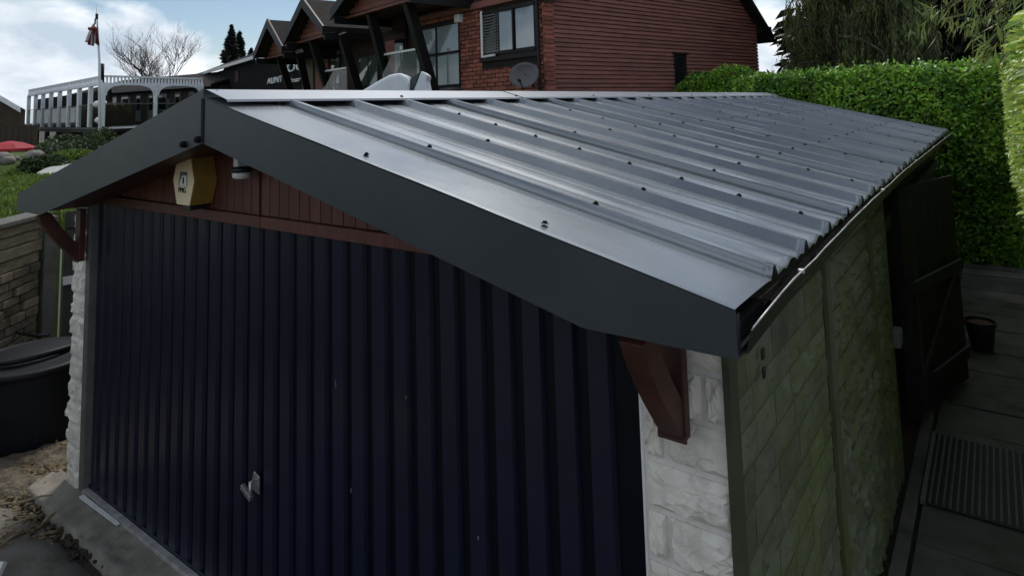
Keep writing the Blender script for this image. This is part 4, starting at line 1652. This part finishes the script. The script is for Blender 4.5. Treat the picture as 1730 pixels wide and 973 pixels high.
# deck, fascia, glass balustrade, rails
CEN = PL + (PR-PC)
MB().prism([up_(PC, PFL-.25), up_(PL, PFL-.25), up_(CEN, PFL-.25), up_(PR, PFL-.25)], (0, 0, .2)).build('deck', M_PUB, per)
MB().beam(up_(PC+PRN*.1, PFL-.06), up_(PL+PRN*.1, PFL-.06), .08, .07).build('deck_edge', M_GREYW, per)
MB().beam(up_(PC+PRN*.1, PFL-.06), up_(PR+PRN*.1, PFL-.06), .08, .07).build('deck_edge', M_WPAINT, per)
for a, c_, n_ in ((PC, PL, 8), (PC, PR, 2)):
    MB().beam(up_(a, PFL+1.0), up_(c_, PFL+1.0), .05, .04).build('handrail', M_GREYW, per)
    for k in range(n_):
        p, q = lerp(a, c_, (k+.06)/n_), lerp(a, c_, (k+.94)/n_)
        MB().beam(up_(p, PFL+.5), up_(q, PFL+.5), .015, .9).build('glass_panel', G_CLEAR, per)
for t in np.linspace(0, 1, 7):
    p = lerp(PC, PL, t)
    MB().beam(up_(p, 0), up_(p, PFL-.25), .18, .18).build('footing_post', M_PUB, per)
MB().beam(up_(lerp(PC, PR, .05), PFL-.75), up_(lerp(PC, PR, .9), PFL-.72), .07, .06).build('lower_rail', M_WPAINT, per)
for t in (.03, .34):
    p = lerp(PC, PR, t)
    MB().beam(up_(p, .6), up_(p, PFL-.7), .10, .10).build('lower_post', M_WPAINT if t < .1 else M_GREYW, per)
# dark wall behind the deck (the pub)
pub = thing('pub_building', (*(CEN[:2]), 0), 'dark timber building with brown roof behind the white pergola', 'building')
back = (PL-PC)
back[2] = 0
back /= np.linalg.norm(back)
prd = PRD/np.linalg.norm(PRD)
W1 = PR + back*1.6 + prd*1.8
W2 = PL + back*1 + prd*3.2
W1, W2 = up_(W1, 0), up_(W2, 0)
nrm = prd
zt_ = PFL+2.0
MB().prism([W1, W2, up_(W2, zt_), up_(W1, zt_)], nrm*5).build('wall', M_PUB, pub)
rr = MB().prism([up_(W1-nrm*.6, zt_-.05), up_(W2-nrm*.6, zt_-.05), up_(W2+nrm*2.6, zt_+.9), up_(W1+nrm*2.6, zt_+.9)], (0, 0, .1)).build('roof', M_TILE, pub)
MB().beam(up_(W1-nrm*.62, zt_-.02), up_(W2-nrm*.62, zt_-.02), .06, .14).build('gutter', M_GREYW, pub)
LW_ = np.linalg.norm(W2-W1)
wdv = (W2-W1)/LW_
for k in range(16):
    p = W1 + wdv*(1.0+k*1.35)
    wd = .55 if k % 3 else .9
    if 1.0+k*1.35+wd > LW_:
        break
    f = MB().prism([up_(p, PFL+.15 if k % 3 else PFL+.7), up_(p+wdv*wd, PFL+.15 if k % 3 else PFL+.7), up_(p+wdv*wd, PFL+1.75), up_(p, PFL+1.75)], -nrm*.04).build('window', M_GREYW if k % 2 else M_CURT, pub)
    p2 = p+wdv*.08-nrm*.045
    MB().prism([up_(p2, PFL+.8), up_(p2+wdv*(wd-.16), PFL+.8), up_(p2+wdv*(wd-.16), PFL+1.65), up_(p2, PFL+1.65)], -nrm*.01).build('pane', M_PANED, f)
for k in range(5):
    p = W1 + wdv*(1.6+k*2.0) - nrm*.8
    MB().beam(up_(p, PFL), up_(p, PFL+1.6-.25*(k % 3)), .05, .05).build('veranda_post', M_GREYW, pub)
MB().prism([up_(PC+prd*1.6+back*.2, 0), up_(PL+prd*1.6, 0), up_(PL+prd*1.6, PFL-.3), up_(PC+prd*1.6+back*.2, PFL-.3)], prd*.1).build('under_deck_shade', M_PUB, pub)  # dark sheet put in for the shaded void below the deck
# shelter behind the left bays
sh0, sh1 = PC+back*1.2+prd*.6, PL+back*.8+prd*.6
MB().prism([up_(sh0, PFL-.2), up_(sh1, PFL-.2), up_(sh1, PTOP-.55), up_(sh0, PTOP-.55)], prd*.1).build('screen_wall', M_BLACKW, pub)

# planter and grass on the deck
pl0, pl1 = lerp(PC, PR, .06)+prd*0-PRN*.5, lerp(PC, PR, .34)-PRN*.5
planter = thing('deck_planter', pl0, 'timber trough planter with ornamental grass on the pergola deck', 'planter')
MB().prism([up_(pl0, PFL), up_(pl1, PFL), up_(pl1, PFL+.55), up_(pl0, PFL+.55)], -PRN*.4).build('trough', M_BROWN, planter)
n_ = 500
cen = np.array([up_(pl0+(pl1-pl0)*random.random()-PRN*random.uniform(.05, .4), PFL+.62+random.uniform(0, .35)) for _ in range(n_)])
put('foliage', leaf_mesh(cen, np.stack([rng.normal(0, .35, n_), rng.normal(0, .35, n_), np.ones(n_)], 1), rnd_unit(n_), .4, .03), mat('straw_grass', (.16, .13, .06), (.08, .075, .03), island=.4), planter)
pb = lerp(PC, PL, .04)+PRN*.2
for k, (dx, zo) in enumerate(((-.35, .95), (.12, 1.0), (-.1, .25))):
    b = MB()
    b.lathe((pb[0]+dx, pb[1], PFL+zo-.1), [(.05, 0), (.17, .08), (.19, .16), (.12, .27), (.03, .3)], 12)
    tag(b.build('flower_ball', M_WPAINT, smooth=True), ('white flower basket hanging left of the pergola corner post', 'white flower basket hanging right of the pergola corner post', 'white flower basket low on the pergola corner post')[k], 'flower basket', 'white baskets on the corner post')

# flagpole with drooping flag
fb = at(170, 250, 27.3)
ft = at(163, 8, 27.3)
fp_ = thing('flagpole', (fb[0], fb[1], 0), 'thin flagpole with a drooping red and white flag by the pergola corner', 'flagpole')
MB().tube([up_(fb, .5), at(168, 105, 27.3), at(164.5, 40, 27.3), ft], [.07, .05, .035, .012], 8).build('pole', M_WPAINT, fp_, smooth=True)
MB().tube([at(163.6, 24, 27.25), at(163.4, 33, 27.25)], .055, 8).build('truck', M_TRIM, fp_)
MB().tube([at(161, 32, 27.2), at(160.5, 42, 27.2)], .03, 6).build('halyard', M_TRIM, fp_)
s_ = 27.2/FPX
cols = [(154, 158, .0), (150, 153, .3)]
# folds: each hanging fold is its own strip of cloth
folds = [((159, 40), (146, 72), 5, M_FWHITE), ((160, 42), (149, 76), 3, M_FRED), ((160, 44), (153, 77), 5, M_FWHITE), ((161, 45), (157, 78), 4, M_FRED), ((162, 46), (161, 74), 5, M_FWHITE), ((164, 44), (165, 76), 4, M_FRED), ((163, 52), (167, 77), 3, M_BLUE)]
for k, (a, c_, wpx, m_) in enumerate(folds):
    b = MB()
    nn = 8
    for i in range(nn+1):
        f = i/nn
        u = a[0]+(c_[0]-a[0])*f**.7
        v = a[1]+(c_[1]-a[1])*f
        wq = wpx*(.35+.65*f)
        dd = .1*math.sin(k*2.1+f*3)
        b.v += [tuple(at(u-wq/2, v, 27.1+dd+.06*k % .2)), tuple(at(u+wq/2, v+.5, 27.2-dd))]
    for i in range(nn):
        b.f.append((2*i, 2*i+1, 2*i+3, 2*i+2))
    o = b.build('flag_fold', m_, fp_, smooth=True)
    o.modifiers.new('thickness', 'SOLIDIFY').thickness = .01
MB().tube([at(150, 49, 27.05), at(164, 50, 27.05)], .07, 6).build('flag_band', M_FRED, fp_)
st = at(172, 128, 27.9)
tag(MB().tube([up_(st, PTOP-.2), at(172.5, 108, 27.9)], .09, 10).build('flue_pipe', M_TRIM, smooth=True), 'short dark flue pipe rising above the pergola corner post', 'pipe')

# brown house at far left
LA, LB = at(43, 186, 31.), at(-70, 120, 31.)
lh = thing('brown_house', (LA[0], LA[1], 0), 'brown house wall with a white verge board beyond the parasol', 'house')
LBb = np.array([LB[0], LB[1], 0])
LV = up_(LA-CAM, 0)/np.linalg.norm((LA-CAM)[:2])
LV = LV*.97 - RGT*.24
MB().prism([up_(LA, -.2), up_(LB, -.2), LB, LA], LV*6).build('wall', M_BROWN, lh)
MB().prism([LA+np.array([0, 0, .0])-FWD*.3, LB-FWD*.3, LB-FWD*.3+np.array([0, 0, .12]), LA-FWD*.3+np.array([0, 0, .12])], LV*7).build('roof', M_TILE, lh)
MB().prism([LA-FWD*.34-np.array([0, 0, .12]), LB-FWD*.34-np.array([0, 0, .12]), LB-FWD*.34+np.array([0, 0, .14]), LA-FWD*.34+np.array([0, 0, .14])], FWD*.035).build('verge_board', M_WPAINT, lh)
# dark fence below it
fn = thing('close_board_fence', up_(at(30, 270, 28.5), 0), 'dark brown close boarded fence behind the red parasol', 'fence')
fa, fz = at(-45, 215, 28.5), at(64, 212, 28.5)
for k in range(40):
    p = fa+(fz-fa)*(k/40)
    q = fa+(fz-fa)*((k+.94)/40)
    MB().prism([up_(p, -.1), up_(q, -.1), up_(q, fa[2]+.02*(k % 3)), up_(p, fa[2]+.02*(k % 3))], FWD*.03).build('board', M_BROWN if k % 4 else M_PUB, fn)

# parasol
pp_ = at(16, 245, 24.)
par = thing('parasol', (pp_[0], pp_[1], .1), 'red garden parasol with white marks in front of the dark fence', 'parasol')
zc_, zt2 = at(16, 254, 24.)[2], at(16, 238, 24.)[2]
b = MB()
Rr = 39/FPX*24
for k in range(8):
    a0, a1 = 2*math.pi*k/8, 2*math.pi*(k+1)/8
    b = MB()
    ap = np.array([pp_[0], pp_[1], zt2])
    p0 = np.array([pp_[0]+Rr*math.cos(a0), pp_[1]+Rr*math.sin(a0), zc_+.07])
    p1 = np.array([pp_[0]+Rr*math.cos(a1), pp_[1]+Rr*math.sin(a1), zc_+.07])
    m0, m1 = (ap+p0)/2+np.array([0, 0, .05]), (ap+p1)/2+np.array([0, 0, .05])
    dn_ = np.array([0, 0, -.09])
    b.add([ap, m0, m1, p0, p1, p0+dn_, p1+dn_], [(0, 1, 2), (1, 3, 4, 2), (3, 5, 6, 4)])
    o = b.build('canopy_panel', M_RED, par)
    o.modifiers.new('thickness', 'SOLIDIFY').thickness = .012
    if k in (3, 5, 6):
        c_ = (p0+p1+ap)/3+np.array([0, 0, .09])
        b = MB().add([c_+np.array([-.2, -.1, .0]), c_+np.array([.15, -.15, -.01]), c_+np.array([.18, .0, .02]), c_+np.array([-.1, .02, .03])], [(0, 1, 2, 3)])
        b.build('white_mark', M_WHITE, par).modifiers.new('thickness', 'SOLIDIFY').thickness = .01
MB().tube([(pp_[0], pp_[1], .0), (pp_[0], pp_[1], zt2+.05)], .03, 8).build('pole', M_TRIM, par)

# rocks
for k, (u, v, d, r_, lab) in enumerate(((3, 268, 16.6, .28, 'pale pinkish rock at the edge of the lawn under the parasol'), (14, 271, 16.4, .17, 'small tan rock beside the larger one under the parasol'), (58, 264, 20, .32, 'round grey boulder at the foot of the dark shrubs'), (28, 268, 18, .1, 'little white stone on the lawn edge below the parasol'), (92, 252, 22, .25, 'pale boulder set among the shrubs before the pergola'))):
    p = at(u, v, d)
    b = MB()
    b.lathe((p[0], p[1], p[2]-r_*.6), [(r_*.7, 0), (r_, r_*.4), (r_*.9, r_*.85), (r_*.5, r_*1.15), (r_*.1, r_*1.2)], 11, 1.2, .9)
    b.v = [(x+.12*r_*wob(x*3, y*3, z*3, 2), y+.12*r_*wob(y*3, z*3, x*3, 2), z+.1*r_*wob(z*4, x*4, y*4, 2)) for x, y, z in b.v]
    tag(b.build('rock', M_ROCK, smooth=True), lab, 'rock', 'garden rocks')

# pale path on the raised garden
b = MB()
pa = [(62, 292), (78, 284), (100, 278), (130, 274), (150, 276)]
pb_ = [(74, 304), (92, 308), (118, 302), (150, 296), (170, 290)]
vs_ = []
for a, c_ in zip(pa, pb_):
    for f in (0, .5, 1):
        u, v = a[0]+(c_[0]-a[0])*f, a[1]+(c_[1]-a[1])*f
        q = on_plane(u, v, (0, 0, 1), 1.36)
        vs_.append((q[0], q[1], max(1.36, terr_z(q[0], q[1])+.03)))
b.add(vs_, [(i*3+j, i*3+j+1, i*3+j+4, i*3+j+3) for i in range(4) for j in range(2)])
struct(b.build('garden_path', M_GRAVEL, smooth=True))

# lawn blades on the near raised bank
pts = []
while len(pts) < 26000:
    x, y = random.uniform(-24, -5), random.uniform(-6, 10)
    if inside(x, y) < .3:
        continue
    q = np.array([x, y])-CAM[:2]
    d = q@FWD[:2]
    u = 865+FPX*(q@RGT[:2])/max(d, .1)
    if d < 6 or u < -60 or u > 190 or random.random() > min(1, 9/d):
        continue
    pts.append((x, y, terr_z(x, y)))
pts = np.array(pts)
n_ = len(pts)
hh = rng.uniform(.05, .15, n_)*(1+.6*np.array([wob(p[0], p[1], 0, 1.6) for p in pts]))
hh = np.clip(hh, .03, .25)
dirs = np.stack([rng.normal(0, .55, n_), rng.normal(0, .55, n_), np.ones(n_)], 1)
pts[:, 2] += hh*.4
stuff(put('lawn_grass', leaf_mesh(pts, dirs, rnd_unit(n_), hh, .045), M_GRASS), 'long bright green grass on the raised garden bank', 'grass')


def clump(name, c, rx, ry, rz, n, L, W, m, label, cat, group=None, stem=True, shell=.6):
    t = thing(name, (c[0], c[1], c[2]-rz), label, cat, group)
    v = rnd_unit(n)
    r_ = rng.uniform(shell, 1, n)**.6
    lump = 1+.25*np.array([wob(a*2, b_*2, c2*2, 1.4) for a, b_, c2 in v])
    cen = np.array(c) + v*(r_*lump)[:, None]*np.array([rx, ry, rz])
    put('foliage', leaf_mesh(cen, v+.8*rnd_unit(n), rnd_unit(n)+v, rng.uniform(.6, 1.3, n)*L, W), m, t)
    if stem:
        b = MB()
        for k in range(5):
            a = k*1.256
            b.tube([(c[0], c[1], c[2]-rz*1.1), (c[0]+rx*.3*math.cos(a), c[1]+ry*.3*math.sin(a), c[2]-rz*.2), (c[0]+rx*.7*math.cos(a), c[1]+ry*.7*math.sin(a), c[2]+rz*.5)], [.03, .02, .006], 5)
        b.build('stems', M_BARK, t)
    return t


shr = [(152, 254, 21.5, .75, .55, 'tall feathery green shrub below the pergola corner'), (128, 266, 20.5, .75, .25, 'low lime green shrub beside the pale garden path'), (95, 258, 22, .75, .36, 'grey green bush between the boulders and the pergola'), (70, 278, 17, .5, .22, 'dark low shrub at the edge of the pale path'), (84, 276, 17.5, .45, .22, 'small grey leaved shrub by the pale path'), (112, 246, 24, .75, .42, 'dark shrub in the shade under the pergola deck'), (176, 240, 23, .5, .5, 'leggy dark shrub against the pergola lower post')]
for i, (u, v, d, r_, rz, lab) in enumerate(shr):
    p = at(u, v, d)
    clump('garden_shrub', p, r_, r_, rz, 1500, .13, .05, M_GRASS if i == 1 else M_SHRUB, lab, 'shrub', 'shrubs before the pergola')


# ------------------------------------------------------------------ far trees
def bare_tree(base, h, lab):
    t = thing('bare_tree', base, lab, 'tree')
    b, b2 = MB(), MB()
    r_ = random.Random(5)

    def grow(p, d, L, rad, lev):
        pts = [p]
        q = p.copy()
        dd = d.copy()
        for k in range(4):
            dd = dd + np.array([r_.gauss(0, .10), r_.gauss(0, .10), .05])
            dd /= np.linalg.norm(dd)
            q = q+dd*L/4
            pts.append(q.copy())
        (b if lev < 2 else b2).tube(pts, [rad, rad*.85, rad*.72, rad*.6, rad*.45], 6 if lev < 2 else 4, cap=False)
        if lev >= 5:
            return
        n = (5, 5, 5, 4, 3)[lev]
        for k in range(n):
            f = pts[r_.randint(2, 4)] if lev else pts[r_.randint(1, 4)]
            a = r_.uniform(0, 6.28)
            side = np.array([math.cos(a), math.sin(a), 0])
            nd = dd*.8+side*r_.uniform(.35, .75)+np.array([0, 0, .15])
            nd /= np.linalg.norm(nd)
            grow(f, nd, L*r_.uniform(.55, .8), rad*.55, lev+1)
    grow(np.array(base, float), np.array([0, 0, 1.]), h*.34, .10, 0)
    b.build('trunk', M_TWIG, t, smooth=True)
    b2.build('crown', M_TWIG, t)
    print('bare', len(b2.f))


bt = at(303, 150, 46)
bare_tree((bt[0], bt[1], 1.5), 9.9, 'leafless spreading tree behind the white pergola')


def conifer(base, h, r0, n, m, lab, group=None, L=.35, W=.12, droop=-.25):
    t = thing('conifer', base, lab, 'tree', group)
    MB().tube([base, (base[0], base[1], base[2]+h*.5), (base[0], base[1], base[2]+h)], [.02*h+.04, .012*h+.02, .01], 8).build('trunk', M_BARK, t, smooth=True)
    f = rng.uniform(0.06, 1, n)**.8
    # whorls with gaps
    nb = max(8, int(h*2.2))
    band = np.floor(f*nb)/nb
    a0 = rng.uniform(0, 6.28, (nb+1, 9))
    pick = rng.integers(0, 9, n)
    ang = a0[(band*nb).astype(int), pick] + rng.normal(0, .22, n)
    rr_ = r0*(1-f)**.75*(.75+.5*rng.random((nb+1, 9)))[(band*nb).astype(int), pick]*rng.uniform(.15, 1, n)**.6
    cen = np.stack([base[0]+rr_*np.cos(ang), base[1]+rr_*np.sin(ang), base[2]+h*f + droop*rr_*.5 + rng.normal(0, .1, n)], 1)
    dirs = np.stack([np.cos(ang), np.sin(ang), rng.normal(droop, .35, n)], 1)
    put('crown', leaf_mesh(cen, dirs, rnd_unit(n)+np.array([0, 0, 1.]), rng.uniform(.6, 1.3, n)*L, W), m, t)


for (u, v, d, h, r0, lab) in ((391, 47, 52, 8.6, 1.7, 'narrow dark conifer behind the black building, the taller one'), (405, 58, 53, 7.6, 1.5, 'narrow dark conifer behind the black building, the shorter one'), (424, 88, 50, 6.0, 1.1, 'low conifer at the end of the black building roof')):
    tp = at(u, v, d)
    conifer((tp[0], tp[1], tp[2]-h), h, r0, 5000, M_FARF, lab, 'conifers beyond the black building', L=.4, W=.2)

# ------------------------------------------------------------------ hedge behind the garage


def hedge(name, x0, x1, y0, y1, z1, n, L, W, m, lab, topn=.28, wave=.10):
    t = thing(name, ((x0+x1)/2, (y0+y1)/2, -.1), lab, 'hedge')
    MB().box(x0+.15, x1-.15, y0+.18, y1-.1, -.1, z1-.2).build('core', M_HEDGEC, t)  # dark inner box added to stop light passing through the leaves
    nt_ = int(n*topn)
    nf = n-nt_
    wv = lambda a, b_: np.array([wob(p, q, 0, 2.2) for p, q in zip(a, b_)])
    fx, fz = rng.uniform(x0, x1, nf), rng.uniform(-.05, z1, nf)
    fy = y0 + wave*wv(fx, fz*1.3) + rng.exponential(.10, nf)-.05
    face = np.stack([fx, fy, fz], 1)
    tx, ty = rng.uniform(x0, x1, nt_), rng.uniform(y0, y1, nt_)
    tz = z1 + wave*.8*wv(tx, ty) + np.abs(rng.normal(0, .05, nt_)) - .05 + np.where(rng.random(nt_) < .06, rng.uniform(.03, .16, nt_), 0)
    top = np.stack([tx, ty, tz], 1)
    cen = np.concatenate([face, top])
    nr = np.concatenate([np.tile([0, -1., .35], (nf, 1)), np.tile([0, -.2, 1.], (nt_, 1))])
    dirs = np.concatenate([np.stack([rng.normal(0, .7, nf), rng.normal(-.5, .4, nf), rng.normal(.25, .6, nf)], 1), np.stack([rng.normal(0, .5, nt_), rng.normal(0, .5, nt_), rng.uniform(.2, 1.2, nt_)], 1)])
    put('foliage', leaf_mesh(cen, dirs, nr+.75*rnd_unit(n), rng.uniform(.6, 1.35, n)*L, W, fold=.12), m, t)
    return t


hedge('hedge', -.75, 3.45, 10.15, 11.6, 2.95, 40000, .088, .044, M_HEDGE, 'tall clipped green hedge across the end of the garage', wave=.14)
# looser shrubs at the hedge's left end
for (u, v, d, rx, rz, lab) in ((1195, 148, 15.3, .75, .55, 'pale leafy bush at the foot of the clad house wall'), (1245, 142, 15.0, .85, .62, 'rounded bright green bush between house and hedge'), (1295, 146, 14.6, .75, .5, 'darker bush filling the gap before the tall hedge')):
    p = at(u, v+14, d)
    clump('garden_bush', p, rx, rx, rz, 5200, .095, .048, M_HEDGE, lab, 'bush', 'bushes at the end of the hedge', shell=.75)
    # trunk mass down to the ground

# laurel along the passage
lau = thing('laurel_hedge', (3.9, 4.5, -.1), 'big leaved pale green laurel along the right of the passage', 'hedge')
MB().box(3.62, 4.9, 2.0, 9.6, -.1, 2.75).build('core', M_HEDGEC, lau)  # added dark box, blocks light behind the laurel leaves
n_ = 9000
fy, fz = rng.uniform(1.9, 9.7, n_), rng.uniform(.0, 2.95, n_)
bul = np.where(fz > 1.25, np.clip((fz-1.25)/.45, 0, 1), 0)
fx = 3.56 - .30*bul + .05*np.array([wob(a, b_, 3, 2.5) for a, b_ in zip(fy, fz)]) + rng.exponential(.07, n_)
n2_ = 2600
tx, ty = rng.uniform(3.3, 4.8, n2_), rng.uniform(1.9, 9.7, n2_)
tz = 2.85 + rng.normal(0, .06, n2_)
n3_ = 900
ex, ez = rng.uniform(3.35, 4.8, n3_), rng.uniform(.0, 2.9, n3_)
cen = np.concatenate([np.stack([fx, fy, fz], 1), np.stack([tx, ty, tz], 1), np.stack([ex, np.full(n3_, 1.9)+rng.normal(0, .05, n3_), ez], 1)])
nall = len(cen)
dirs = np.concatenate([np.stack([rng.normal(-.8, .3, n_), rng.normal(0, .45, n_), rng.normal(-.05, .35, n_)], 1), np.stack([rng.normal(-.3, .6, n2_), rng.normal(0, .6, n2_), rng.uniform(.1, .9, n2_)], 1), np.stack([rng.normal(0, .4, n3_), rng.normal(-.8, .3, n3_), rng.normal(0, .3, n3_)], 1)])
put('foliage', leaf_mesh(cen, dirs, np.array([-.2, -.15, 1.])+.45*rnd_unit(nall), rng.uniform(.7, 1.3, nall)*.145, .062, fold=.10, curl=.14, oval=True), M_LAUREL, lau)

# tree over the laurel with long hanging leaves
ov = thing('overhanging_tree', (5.0, 5.2, -.1), 'tree with long narrow pale leaves hanging over the laurel', 'tree')
MB().tube([(5.0, 5.2, -.1), (4.95, 5.15, 1.6), (4.8, 5.0, 3.4), (4.7, 4.9, 4.6)], [.11, .09, .07, .03], 8).build('trunk', M_BARK, ov, smooth=True)
lc, ldir = [], []
b = MB()
root = np.array([4.8, 5.0, 3.5])
tips = [((1556, 46), 5.6), ((1572, 10), 5.5), ((1590, 18), 5.4), ((1606, 30), 5.4), ((1640, 40), 5.0), ((1655, 60), 4.9), ((1662, 90), 4.8), ((1672, 75), 4.8), ((1690, 85), 4.7), ((1700, 50), 4.6), ((1712, 95), 4.6), ((1640, 5), 5.2), ((1680, 30), 4.8), ((1722, 60), 4.5), ((1650, 25), 5.1)]
for (uv, d) in tips:
    tip = at(*uv, d)
    arch = (root+tip)/2 + np.array([0, 0, .75])
    pts_ = []
    for k in range(11):
        f = k/10
        pts_.append((1-f)**2*root+2*f*(1-f)*arch+f*f*tip)
    b.tube(pts_, np.linspace(.022, .003, 11), 5)
    for k in range(5, 11):
        for j in range(15):
            p = pts_[k]+rng.normal(0, .035, 3)
            lc.append(p+np.array([0, 0, -.05]))
            dd = np.array([rng.normal(-.25, .45), rng.normal(-.2, .45), rng.normal(-.8, .4)])
            ldir.append(dd)
b.build('limbs', M_BARK, ov, smooth=True)
lc, ldir = np.array(lc), np.array(ldir)
put('foliage', leaf_mesh(lc, ldir, rnd_unit(len(lc)), rng.uniform(.7, 1.3, len(lc))*.15, .017, fold=.1), M_LANCE, ov)
fl = at(1718, 37, 4.5)
b = MB()
for k in range(5):
    a = k*1.256
    b.lathe((fl[0]+.012*math.cos(a), fl[1]+.012*math.sin(a), fl[2]), [(.004, -.008), (.013, 0), (.006, .01)], 6)
b.build('blossom', M_WHITE, ov)


# weeping trees
def weeping(base, h, spread, nl, m, lab, per_limb=34, smin=.8, smax=2.6, seed=1, low=2.6):
    t = thing('weeping_tree', base, lab, 'tree', 'weeping trees behind the hedge')
    r_ = random.Random(seed)
    b = MB()
    base = np.array(base, float)
    b.tube([base, base+np.array([.1, 0, h*.35]), base+np.array([-.05, .1, h*.7]), base+np.array([0, 0, h])], [.24, .2, .13, .03], 10)
    cen, dr = [], []
    for k in range(nl):
        f = r_.uniform(.22, .97)
        a = r_.uniform(0, 6.28)
        L = spread*(1.15-f*.75)*r_.uniform(.6, 1.1)
        o_ = base+np.array([0, 0, h*f])
        out_ = np.array([math.cos(a), math.sin(a), 0])
        pts_ = [o_, o_+out_*L*.35+np.array([0, 0, .35]), o_+out_*L*.7+np.array([0, 0, .3]), o_+out_*L+np.array([0, 0, -.25])]
        b.tube(pts_, [.05, .038, .022, .008], 5, cap=False)
        for j in range(per_limb):
            g_ = r_.uniform(.12, 1)
            i = min(int(g_*3), 2)
            p = pts_[i]+(pts_[i+1]-pts_[i])*(g_*3-i)
            p = p+np.array([r_.gauss(0, .16), r_.gauss(0, .16), 0])
            sl_ = r_.uniform(smin, smax)
            n = int(sl_/.05)
            sw = np.array([r_.gauss(0, .05), r_.gauss(0, .05), 0])
            for q in range(n):
                c_ = p+sw*q*.07+np.array([r_.gauss(0, .02), r_.gauss(0, .02), -q*.05])
                if c_[2] < low:
                    break
                cen.append(c_)
                dr.append((r_.gauss(0, .3), r_.gauss(0, .3), -1))
    b.build('trunk', M_BARK, t, smooth=True)
    cen, dr = np.array(cen), np.array(dr)
    put('crown', leaf_mesh(cen, dr, rnd_unit(len(cen)), rng.uniform(.7, 1.4, len(cen))*.13, .026), m, t)
    print('weep', len(cen))
    return t


wt = at(1420, 150, 16.5)
w1 = weeping((wt[0], wt[1], -.1), 8.0, 1.75, 46, M_WEEP, 'weeping conifer with hanging green strands beside the house gable', per_limb=30, smin=.8, smax=2.4, seed=3)
wt = at(1515, 150, 14.6)
w2 = weeping((wt[0], wt[1], -.1), 7.5, 1.5, 30, M_WEEP, 'weeping conifer with pale bare bough between two darker trees', per_limb=26, seed=8, smax=3.0)
MB().tube([at(1416, 62, 14.8), at(1440, 63, 14.7), at(1465, 72, 14.6), at(1488, 86, 14.5), at(1499, 101, 14.5)], [.025, .028, .03, .03, .035], 6).build('bare_bough', M_PALEB, w2, smooth=True)
MB().tube([at(1337, 70, 15.8), at(1341, 65, 15.9), at(1354, 80, 15.9), at(1366, 92, 15.9), at(1367, 106, 16)], [.02, .02, .03, .025, .02], 6).build('bare_bough', M_WEEP, w1, smooth=True)
# dark trees behind them
for i, (u, d, h, r0) in enumerate(((1430, 19, 10.5, 2.6), (1480, 23, 12, 3.0), (1560, 20, 11, 2.8), (1625, 17.5, 10, 2.6), (1690, 19, 11, 2.8), (1760, 16, 10, 2.6), (1830, 18, 10, 2.8))):
    p = at(u, 150, d)
    labs = ('dark conifer close behind the first weeping tree', 'tall dark conifer deep behind the pale bare bough', 'broad dark conifer rising behind the middle of the hedge', 'dark conifer close behind the right end of the hedge', 'dark conifer farther back behind the overhanging leaves', 'dark conifer beside the laurel and overhanging tree', 'dark conifer outermost beyond the laurel')
    conifer((p[0], p[1], -.1), h, r0, 9000, M_DARKF, labs[i], 'dark conifers behind the hedge', L=.5, W=.2, droop=-.5)
print('all', len(bpy.data.objects))
